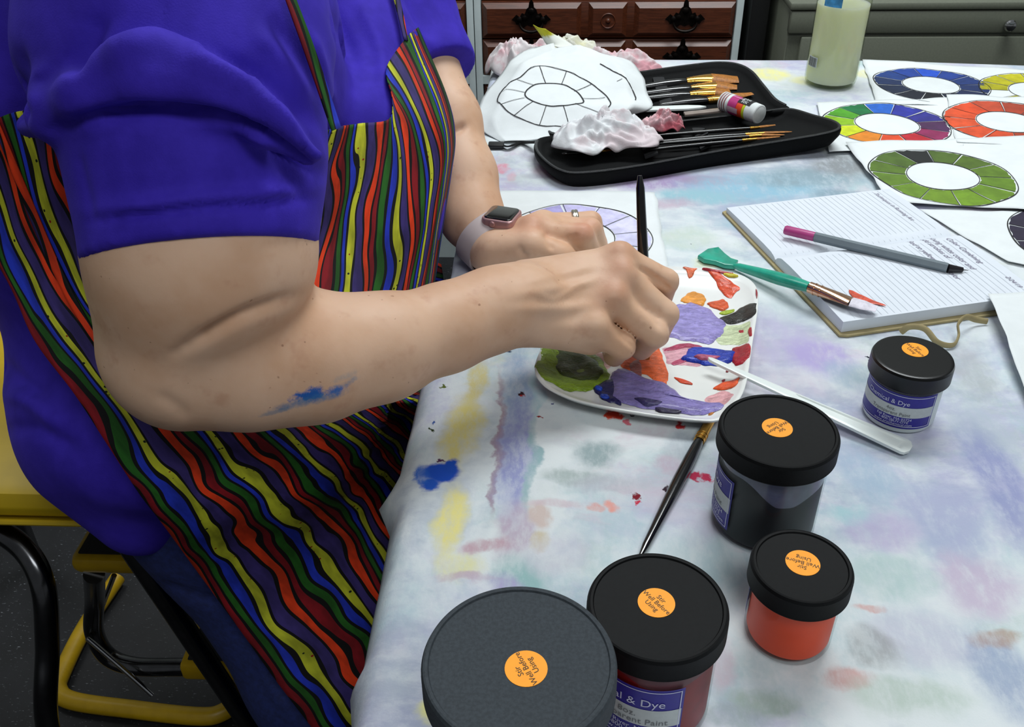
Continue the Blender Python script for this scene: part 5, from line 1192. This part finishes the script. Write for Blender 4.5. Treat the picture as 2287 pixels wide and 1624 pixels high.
# --- clothes: the form under the apron
HULL = [wcone((-.40, .80, .88), (-.38, .80, 1.00), .175, .180, .03), wcone((-.38, .80, 1.00), (-.34, .80, 1.13), .18, .13, .04)]
HULL += cone([(790, -40, 1.00, 95), (815, 130, .985, 100), (858, 335, .935, 126), (838, 500, .93, 118), (800, 640, .925, 130)], .05)     # chest, bust, belly
HULL += cone([(650, 330, .90, 150), (640, 620, .90, 170)], .06)
HULL += [ell((-.345, .78, .725), (.185, .25, .115), .05)]+cone([(210, 1020, .84, 118), (318, 1130, .84, 110)], .04)                                                                               # hips
THIGH = cone([(330, 900, .86, 250), (515, 1140, .92, 187), (715, 1500, .98, 152)], .04)+cone([(540, 880, 1.0, 190), (740, 1040, 1.08, 140), (900, 1340, 1.10, 130)], .06)
SLEEVE = cone([(395, -160, .64, 330), (400, 90, .62, 300), (444, 330, .606, 258), (454, 620, .605, 252)], .03)
SLEEVE_R = SLEEVE+[ell(D(400, 105, .615), (.101, .085, .060), .02)]
fold = [(62, 282, .590, 26), (110, 262, .556, 40), (190, 215, .530, 52), (335, 172, .520, 62), (480, 205, .522, 58), (600, 275, .530, 46), (690, 350, .545, 26)]
SHIRT = HULL+SLEEVE_R+cone(fold, .018)
hem = D(450, 574, .605); ax_ = unit(D(446, 600, .605)-D(440, 300, .606))
# near sleeve ends at the hem: the far side of a tilted plane is cut away
SHIRT_S = SLEEVE_R+[wcone(D(395, -60, .64), (-.35, .78, 1.08), .085, .09, .03)]+cone(fold, .012)
hn = unit(ax_+.10*np.array([1, 0, 0]))
CUT = Prim('plane', .004, o=hem, n=hn)
LSL = cone([(800, -120, 1.10, 130), (905, 40, 1.08, 105), (965, 150, 1.066, 86), (985, 195, 1.06, 82)], .03); lax = unit(D(985, 195, 1.06)-D(905, 40, 1.08)); LCUT = Prim('plane', .003, o=D(972, 168, 1.06), n=lax)
def build_field(parts): return parts
M_shirt_s = NT('violet cotton jersey'); ob = M_shirt_s.obj()
M_shirt_s.set(col=M_shirt_s.mix(M_shirt_s.ss(M_shirt_s.noise(30, 4, .6, ob), .3, .7), lin('#2f1d9a'), lin('#3a27ae')), rough=.8, spec=.25, sheen=.15)
M_shirt_s.b.inputs['Sheen Tint'].default_value = (*lin('#6a5ad8'), 1)
M_shirt_s.bump(M_shirt_s.math('ADD', M_shirt_s.noise(900, 2, .5, ob), M_shirt_s.math('MULTIPLY', M_shirt_s.noise(60, 3, .5, ob), .6)), .25, .0007); M_shirt = M_shirt_s.m
# three fields, united after their own cuts
def union_surface(groups, vox, lo, hi):
    class G_:
        typ = 'ell'; k = .02
        def __init__(s, pr, k): s.pr = pr; s.k = k; s.c = (np.array(lo)+np.array(hi))/2; s.R = 9
        def __call__(s, p): return field(p, s.pr, False)
    return surface([G_(g_, k_) for g_, k_ in groups], vox, lo, hi)
V, Q = union_surface([(HULL, .02), (SHIRT_S+[CUT], .022), (LSL+[LCUT], .03)], .0030, (-.66, .40, .56), (-.04, 1.22, 1.24))
V = relax(V, Q, 2)
ST = [([(140, 182), (230, 130), (330, 94), (400, 112), (480, 150), (560, 200), (640, 270), (700, 355)], .0085, 10, 24, .62),
      ([(120, 292), (250, 262), (340, 256), (470, 268), (570, 300), (660, 350), (716, 392)], -.0140, 18, 9, .62),
      ([(150, 175), (190, 120), (215, 60), (240, 30)], -.006, 26, 22, .66), ([(60, 250), (85, 180), (110, 140)], .004, 18, 18, .7), ([(45, 290), (52, 200), (40, 100)], -.005, 16, 16, .75),
      ([(365, 85), (368, 40), (372, -10)], -.0018, 5, 5, .7), ([(480, 120), (560, 160), (640, 220), (715, 300)], -.004, 18, 14, .66), ([(560, 60), (640, 150), (700, 230)], .0035, 22, 22, .7), ([(600, 30), (680, 140), (735, 230)], -.0035, 20, 20, .72),
      ([(195, 497), (330, 480), (450, 466), (580, 456), (705, 442)], -.0055, 7, 6, .66), ([(190, 472), (330, 458), (450, 442), (580, 432), (705, 424)], .0034, 14, 8, .66), ([(215, 430), (400, 415), (560, 405), (690, 405)], -.0014, 22, 22, .66),
      ([(170, 330), (190, 420), (210, 500)], -.002, 12, 12, .66), ([(600, 330), (650, 400), (690, 450)], -.003, 16, 14, .64), ([(640, 300), (690, 340), (730, 350)], .003, 10, 14, .64),
      ([(948, 172), (972, 160), (1000, 148)], -.0022, 5, 5, 1.2), ([(905, 60), (940, 90), (975, 100)], .003, 14, 14, 1.2),
      ([(690, 60), (720, 160), (745, 250)], .004, 14, 14, 1.2), ([(740, 20), (790, 140), (800, 250)], -.005, 16, 16, 1.2), ([(800, 0), (850, 120), (850, 220)], .004, 14, 14, 1.2),
      ([(10, 880), (70, 900), (140, 960)], .005, 22, 18, 1.0), ([(0, 960), (80, 960), (180, 1010)], -.004, 18, 18, 1.0), ([(0, 800), (50, 850), (110, 890)], -.004, 16, 16, 1.0)]
V = relax(strokes(V, Q, ST), Q, 1, .5)
mesh('t_shirt', V-PO, Q, M_shirt, person)

# jeans
J_ = THIGH+cone([(715, 1500, .98, 152), (850, 1790, 1.06, 125)], .03)+[wcone((-.20, .70, .46), (-.16, .72, .10), .075, .055, .03), wcone((-.36, .76, .70), (-.36, .86, .70), .085, .085, .04)]
kn = D(850, 1790, 1.06); J_.append(wcone(kn, (kn[0]+.02, kn[1]+.03, .08), .064, .05, .03))
V, Q = surface(J_, .006); V = relax(V, Q, 2)
V = strokes(V, Q, [([(350, 1300), (430, 1330), (520, 1350)], -.004, 12, 12, 1.1), ([(560, 1440), (600, 1520), (640, 1600)], .004, 8, 8, 1.1), ([(400, 1260), (450, 1290), (500, 1300)], .003, 14, 14, 1.1)])
M_jean = mat('dark blue denim', '#1b2860', .8, noise=(160, .25), bump=(900, .4, .0006))
mesh('jeans', V-PO, Q, M_jean, person)

# --- apron
def apron_mat():
    s = NT('wavy striped apron cotton'); uv = s.uv(); sx = s.n('ShaderNodeSeparateXYZ'); s.link(uv, sx.inputs[0]); u, v = sx.outputs[0], sx.outputs[1]
    per = .046
    cb = s.n('ShaderNodeCombineXYZ'); s.link(s.math('MULTIPLY', u, 62), cb.inputs[0]); s.link(s.math('MULTIPLY', v, 16), cb.inputs[1])
    cb2 = s.n('ShaderNodeCombineXYZ'); s.link(s.math('MULTIPLY', u, 14), cb2.inputs[0]); s.link(s.math('MULTIPLY', v, 10), cb2.inputs[1])
    n1 = s.math('SUBTRACT', s.noise(1.0, .5, .4, cb.outputs[0]), .5); n2 = s.math('SUBTRACT', s.noise(1.0, 1, .4, cb2.outputs[0]), .5)
    ph = s.math('FRACT', s.math('ADD', s.math('DIVIDE', u, per), s.math('ADD', s.math('MULTIPLY', n1, .36), s.math('MULTIPLY', n2, .45))))
    rp = s.n('ShaderNodeValToRGB'); cr = rp.color_ramp; cr.interpolation = 'CONSTANT'; s.link(ph, rp.inputs[0])
    K = '#0a0809'; seq = [(0, '#b9bc2c'), (.13, K), (.175, '#3a2e6c'), (.325, K), (.375, '#dc3c14'), (.49, K), (.54, '#7e101a'), (.64, K), (.69, '#235c1b'), (.80, K), (.845, '#2034b4'), (.94, K)]
    cr.elements[0].position = 0; cr.elements[0].color = (*lin(seq[0][1]), 1); cr.elements[1].position = seq[1][0]; cr.elements[1].color = (*lin(seq[1][1]), 1)
    for p_, c_ in seq[2:]: e = cr.elements.new(p_); e.color = (*lin(c_), 1)
    c = rp.outputs[0]
    tone = s.ss(s.noise(1.0, 3, .6, cb.outputs[0]), .35, .68, .62, 1.3)
    m = s.n('ShaderNodeMix'); m.data_type = 'RGBA'; m.blend_type = 'MULTIPLY'; m.inputs[0].default_value = 1; s.link(c, m.inputs[6]); s.link(tone, m.inputs[7]); c = m.outputs[2]
    # dots on the yellow stripe
    vo = s.n('ShaderNodeTexVoronoi'); s.link(s.mapping(uv, sc=(150, 150, 1)), vo.inputs['Vector']); vo.inputs['Scale'].default_value = 1
    dot = s.math('MULTIPLY', s.math('LESS_THAN', vo.outputs['Distance'], .17), s.math('LESS_THAN', ph, .13)); rs_ = s.n('ShaderNodeSeparateColor'); s.link(vo.outputs['Color'], rs_.inputs[0])
    dc = s.mix(s.math('GREATER_THAN', rs_.outputs[0], .72), lin('#14200c'), lin('#8c1410')); c = s.mix(s.math('MULTIPLY', dot, s.math('GREATER_THAN', rs_.outputs[1], .25)), c, dc)
    s.set(col=c, rough=.75, spec=.3); s.bump(s.noise(500, 2, .5, s.obj()), .2, .0005); return s.m
M_apron = apron_mat()
BASE = HULL+J_+[wcone(D(330, 760, .80), D(520, 900, .84), .10, .10, .08)]
def drape(name, cols, nr, nc, off=.007, extra=None, u0=0.0, back=None, smooth=True, ripple=None, label=None, base=BASE, us=1.0):
    """lays a sheet, drawn as stripe-wise pixel lines, over the clothed form"""
    c = np.array(cols, float)                                   # columns x rows x 2
    rows_ = np.stack([catmull(q, nr) for q in c]); G2 = np.stack([catmull(rows_[:, i], nc) for i in range(nr)])   # nr x nc x 2
    d, near = march(G2[..., 0], G2[..., 1], base, off=off); d = d.reshape(nr, nc); near = near.reshape(nr, nc); bad = np.isnan(d); d = np.where(bad, near, d)
    for _ in range(3):                                          # ease the fall between folds
        p_ = np.pad(d, 1, mode='edge'); av = (p_[:-2, 1:-1]+p_[2:, 1:-1]+p_[1:-1, :-2]+p_[1:-1, 2:])/4; d = np.minimum(d, d*.3+av*.7)
    G = np.array([[D(G2[i, j, 0], G2[i, j, 1], d[i, j]) for j in range(nc)] for i in range(nr)])
    if ripple is not None: G = ripple(G, G2)
    if back is not None: G = np.concatenate([G, (G[:, -1:]+np.array(back))], 1)
    k = G.shape[1]; du = np.linalg.norm(np.diff(G, axis=1), axis=2).mean(0); dv = np.linalg.norm(np.diff(G, axis=0), axis=2).mean(1)
    U = u0+us*np.r_[0, np.cumsum(du)]; W = np.r_[0, np.cumsum(dv)]; uv = np.array([(U[j], W[i]) for i in range(nr) for j in range(k)])
    o = mesh(name, G.reshape(-1, 3)-PO, gridgeo(G)[1], M_apron, APR, uv=uv); thick(o, .0014, 0.0); return o, G
APR = bpy.data.objects.new('apron', None); COL.objects.link(APR); APR.parent = person; APR['label'] = 'black apron with wavy rainbow stripes'
SKIRT = [[(-110, 330), (-50, 470), (20, 610), (90, 760), (190, 905), (320, 1110), (470, 1310), (620, 1515), (800, 1760)],
         [(-20, 270), (30, 400), (90, 560), (170, 720), (290, 870), (440, 1060), (590, 1250), (740, 1450), (900, 1680)],
         [(90, 250), (120, 380), (165, 520), (240, 690), (400, 850), (570, 1010), (720, 1180), (850, 1380), (980, 1600)],
         [(260, 350), (300, 460), (350, 580), (440, 720), (590, 880), (720, 980), (840, 1110), (940, 1290), (1040, 1500)],
         [(460, 420), (500, 520), (560, 640), (650, 760), (780, 870), (880, 930), (960, 1010), (1040, 1150), (1120, 1350)],
         [(620, 460), (650, 560), (710, 680), (800, 780), (900, 850), (980, 880), (1040, 930), (1100, 1050), (1180, 1200)]]
def rip(G, G2):
    N = np.cross(np.gradient(G, axis=0), np.gradient(G, axis=1)); N /= np.linalg.norm(N, axis=2)[..., None]+1e-12
    N *= np.where(((CAM-G)*N).sum(2) > 0, 1, -1)[..., None]
    a = .0035*vnoise(np.stack([G2[..., 0]/90, G2[..., 1]/150, 0*G2[..., 0]], -1), 1.0, 77); return G+N*(a+.003)[..., None]
drape('skirt_panel', SKIRT, 90, 70, .008, u0=.0246, ripple=rip, us=.86)
BIB = [[(600, 330), (560, 400), (545, 470), (520, 560), (500, 650), (470, 760)], [(745, 287), (712, 385), (706, 450), (690, 535), (665, 640), (640, 760)], [(800, 276), (790, 375), (785, 450), (775, 540), (770, 640), (755, 760)],
       [(868, 266), (866, 350), (862, 440), (852, 535), (845, 635), (830, 750)], [(875, 215), (905, 315), (915, 420), (912, 515), (900, 620), (880, 740)], [(863, 152), (934, 275), (962, 375), (954, 480), (938, 590), (910, 720)], [(909, 80), (975, 245), (994, 338), (984, 430), (970, 520), (945, 690)]]
drape('bib', BIB, 60, 60, .006, u0=.012, back=(.004, .055, -.006), ripple=lambda G, G2: G)
drape('neck_strap', [[(628, -30), (682, 120), (742, 292)], [(650, -30), (706, 120), (760, 285)]], 24, 5, .010, u0=.030, base=BASE+SLEEVE_R)
drape('neck_strap', [[(872, -30), (888, 30), (902, 88)], [(886, -30), (900, 30), (911, 92)]], 16, 4, .008, u0=.010)
# folded tie crossing the near side
drape('side_fold', [[(-30, 235), (40, 420), (120, 610), (210, 770), (325, 905)], [(-20, 232), (58, 415), (140, 605), (228, 765), (335, 900)]], 40, 5, .014, u0=.016)

G = patch([[D(930, 572, 1.10), D(955, 578, 1.10), D(985, 592, 1.10)], [D(925, 610, 1.09), D(952, 614, 1.09), D(990, 622, 1.09)], [D(920, 660, 1.08), D(950, 664, 1.08), D(995, 668, 1.08)]], 16, 12)
uv = np.array([(.02+np.linalg.norm(G[i, j]-G[0, j]), np.linalg.norm(G[i, j]-G[i, 0])) for i in range(16) for j in range(12)])
thick(mesh('skirt_corner', G.reshape(-1, 3)-PO, gridgeo(G)[1], M_apron, APR, uv=uv), .0014)

# --- watch and ring
M_strap = mat('pale pink silicone', '#b9aaa8', .55, noise=(40, .04)); M_case_w = mat('rose aluminium', '#b98f8e', .35, metal=.5, noise=(80, .05)); M_glass = mat('black watch glass', '#0c0a09', .08, coat=1.0)
wax = unit((.66, -.62, -.36)); wc = D(1082, 543, .990)
upv = unit(np.array([0, 0, 1])-wax*wax[2]); sdv = np.cross(upv, wax)
t = thing('wrist_watch', 'smart watch with a pale strap and rose metal case on the left wrist', 'watch', wc)
# outline of the wrist from the field, so that the strap wraps it
aa = np.linspace(0, 2*np.pi, 48, endpoint=False); rr = []
for q in aa:
    dr = upv*math.cos(q)+sdv*math.sin(q); ts = np.linspace(.012, .06, 120); f_ = field(wc+ts[:, None]*dr, BODY, False); k = np.argmax(f_ > 0) if (f_ > 0).any() else 60; rr.append(ts[k])
rr = np.array(rr); rr = np.convolve(np.r_[rr[-3:], rr, rr[:3]], np.ones(7)/7, 'valid'); rr = np.minimum(rr, .034)+.0012
wS = .0125; V = []; Fc = []; n = len(aa); sec = [(-wS, 0), (-wS, .0014), (-wS+.001, .0024), (wS-.001, .0024), (wS, .0014), (wS, 0)]
for i, q in enumerate(aa):
    dr = upv*math.cos(q)+sdv*math.sin(q); V += [dr*(rr[i]+h_)+wax*x_ for x_, h_ in sec]
k = len(sec)
for i in range(n):
    for j in range(k): Fc.append((i*k+j, i*k+(j+1) % k, ((i+1) % n)*k+(j+1) % k, ((i+1) % n)*k+j))
mesh('strap', V, Fc, M_strap, t, autosharp=40)
ZW = .067; q4 = [P(x, y, ZW) for x, y in ((1085, 458), (1137, 468), (1160, 490), (1101, 483))]
e1 = unit((q4[1]-q4[0])+(q4[2]-q4[3])); e2 = (q4[3]-q4[0])+(q4[2]-q4[1]); e2 = unit(e2-e1*(e1 @ e2)); en = np.cross(e1, e2); en = en if en[2] > 0 else -en
top_ = sum(q4)/4-wc-en*.0112
def slab(hx, hy, z0, z1, r, m, name, parent):
    pl = []
    for cx, cy, a0 in ((hx-r, hy-r, 0), (-hx+r, hy-r, 90), (-hx+r, -hy+r, 180), (hx-r, -hy+r, 270)):
        for q in range(0, 91, 15): pl.append((cx+r*math.cos(math.radians(a0+q)), cy+r*math.sin(math.radians(a0+q))))
    v, f = polygeo(pl, z0, z1, min(.0018, (z1-z0)*.4)); v = np.array(v); return mesh(name, top_+v[:, :1]*e1+v[:, 1:2]*e2+v[:, 2:]*en, f, m, parent, autosharp=50)
h1 = .0155; h2 = .0150
cs = slab(h1+.0022, h2+.0022, -.001, .0098, .0060, M_case_w, 'watch_case', t); slab(h1, h2, .0096, .0112, .0050, M_glass, 'screen', cs)
cdir = e2 if e2 @ (CAM-wc) > 0 else -e2
v, f = lathegeo([(.0032, 0), (.0032, .0015), (.0026, .002), (0, .002)], 20, cdir, top_+en*.005+cdir*(h2+.002)-e1*.004); MB().add(v, f).build('crown', M_case_w, cs)
# ring on the ring finger
ra_, rb2 = D(1226, 503, 1.003), D(1320, 496, 1.004); rc_ = ra_+(rb2-ra_)*.62; rax = unit(rb2-ra_); rad = 26*1.003/F+.0004
v, f = lathegeo([(rad, -.0035), (rad+.0016, -.003), (rad+.0020, -.001), (rad+.0013, 0), (rad+.0020, .001), (rad+.0016, .003), (rad, .0035)], 40, rax)
o = mesh('finger_ring', v, f, mat('worn silver', '#c9c3b4', .25, metal=1.0, noise=(300, .4))); o.location = rc_; tag(o, 'braided silver ring on the left hand', 'ring')
# ------------------------------------------------------------------ yellow step stool
M_yel = mat('yellow vinyl', '#c9a816', .45, noise=(25, .06)); M_yelm = mat('yellow enamelled steel', '#b8930a', .4, noise=(40, .08)); M_dkchrome = mat('chrome tube', '#5a5a5c', .2, metal=1.0, noise=(30, .2)); M_rub = mat('black ribbed rubber', '#0d0d0e', .8, bump=(300, .5, .001))
t = thing('step_stool', 'yellow retro step stool with chrome legs under the person', 'stool', (-.62, .82, 0)); SO = np.array(t.location)
sa = P(180, 1166, -.165); x1 = sa[0]+.03; y0 = sa[1]; xs0 = x1-.40
seat = MB().box((xs0, y0, .572), (x1, y0+.36, .612), .018).build('seat_cushion', M_yel, t, off=SO)
MB().add(*tubegeo(np.array([(xs0+.01, y0+.002, .571), (x1-.01, y0+.002, .571)]), .0035, 8)).build('piping', M_yel, seat, off=SO)
MB().box((xs0+.01, y0+.01, .556), (x1-.01, y0+.35, .574), .004).build('seat_pan', M_yelm, t, off=SO)
# upper tread
ua = P(163, 1222, -.33); ub = P(330, 1280, -.345)
sx0 = P(165, 1270, -.345)[0]; sy0 = P(240, 1281, -.345)[1]
st = MB().box((sx0, sy0, .390), (sx0+.36, sy0+.24, .417), .010).build('step', M_yelm, t, off=SO)
MB().box((sx0+.010, sy0+.010, .416), (sx0+.35, sy0+.23, .4195), .0015).build('rubber_tread', M_rub, st, off=SO)
# lower tread
la = P(402, 1505, -.53); st = MB().box((la[0], la[1], .195), (la[0]+.20, la[1]+.24, .225), .006).build('step', M_yelm, t, off=SO)
MB().box((la[0]+.01, la[1]+.01, .2245), (la[0]+.19, la[1]+.23, .228), .0015).build('rubber_tread', M_rub, st, off=SO)
# tubes, each drawn where it shows and carried on to the floor
def leg(name, pts, r, m, n=60): return MB().add(*tubegeo(catmull(pts, n), r, 14)).build(name, m, t, off=SO)
f0 = D(110, 1640, 1.06); leg('leg', [D(-160, 1105, 1.0), D(-40, 1165, .99), D(52, 1225, .985), D(96, 1310, .985), D(106, 1440, 1.01), f0, (f0[0]-.06, f0[1]+.06, .012)], .0125, M_dkchrome)
f1 = D(578, 1650, 1.13); a1 = D(348, 1306, .985); leg('leg', [a1+(a1-f1)*.25, a1, (a1+f1)/2, f1, f1+(f1-a1)*((f1[2]-.012)/(a1[2]-f1[2]))], .0120, M_dkchrome)
leg('leg', [(xs0+.05, y0+.34, .556), (xs0-.02, y0+.40, .3), (xs0-.08, y0+.46, .012)], .0125, M_dkchrome); leg('leg', [(x1-.05, y0+.34, .556), (x1+.02, y0+.40, .3), (x1+.10, y0+.46, .012)], .0125, M_dkchrome)
leg('step_frame', [P(210, 1282, -.35), D(212, 1340, 1.20), D(210, 1410, 1.24), D(240, 1465, 1.27), D(300, 1488, 1.27), D(400, 1490, 1.26), D(470, 1490, 1.25)], .0125, M_dkchrome)
leg('brace_rod', [D(195, 1425, 1.22), D(270, 1490, 1.24), D(340, 1552, 1.26)], .0035, M_chrome); leg('brace_rod', [D(255, 1285, 1.22), D(222, 1370, 1.26)], .0035, M_chrome)
b0 = [P(262, 1292, -.725), P(190, 1400, -.725), P(140, 1500, -.725), P(130, 1540, -.725), P(165, 1566, -.725), P(300, 1585, -.725), P(440, 1600, -.725), P(495, 1592, -.725), P(530, 1560, -.725), P(600, 1470, -.725)]
leg('floor_rail', b0, .0135, M_yelm, 90)
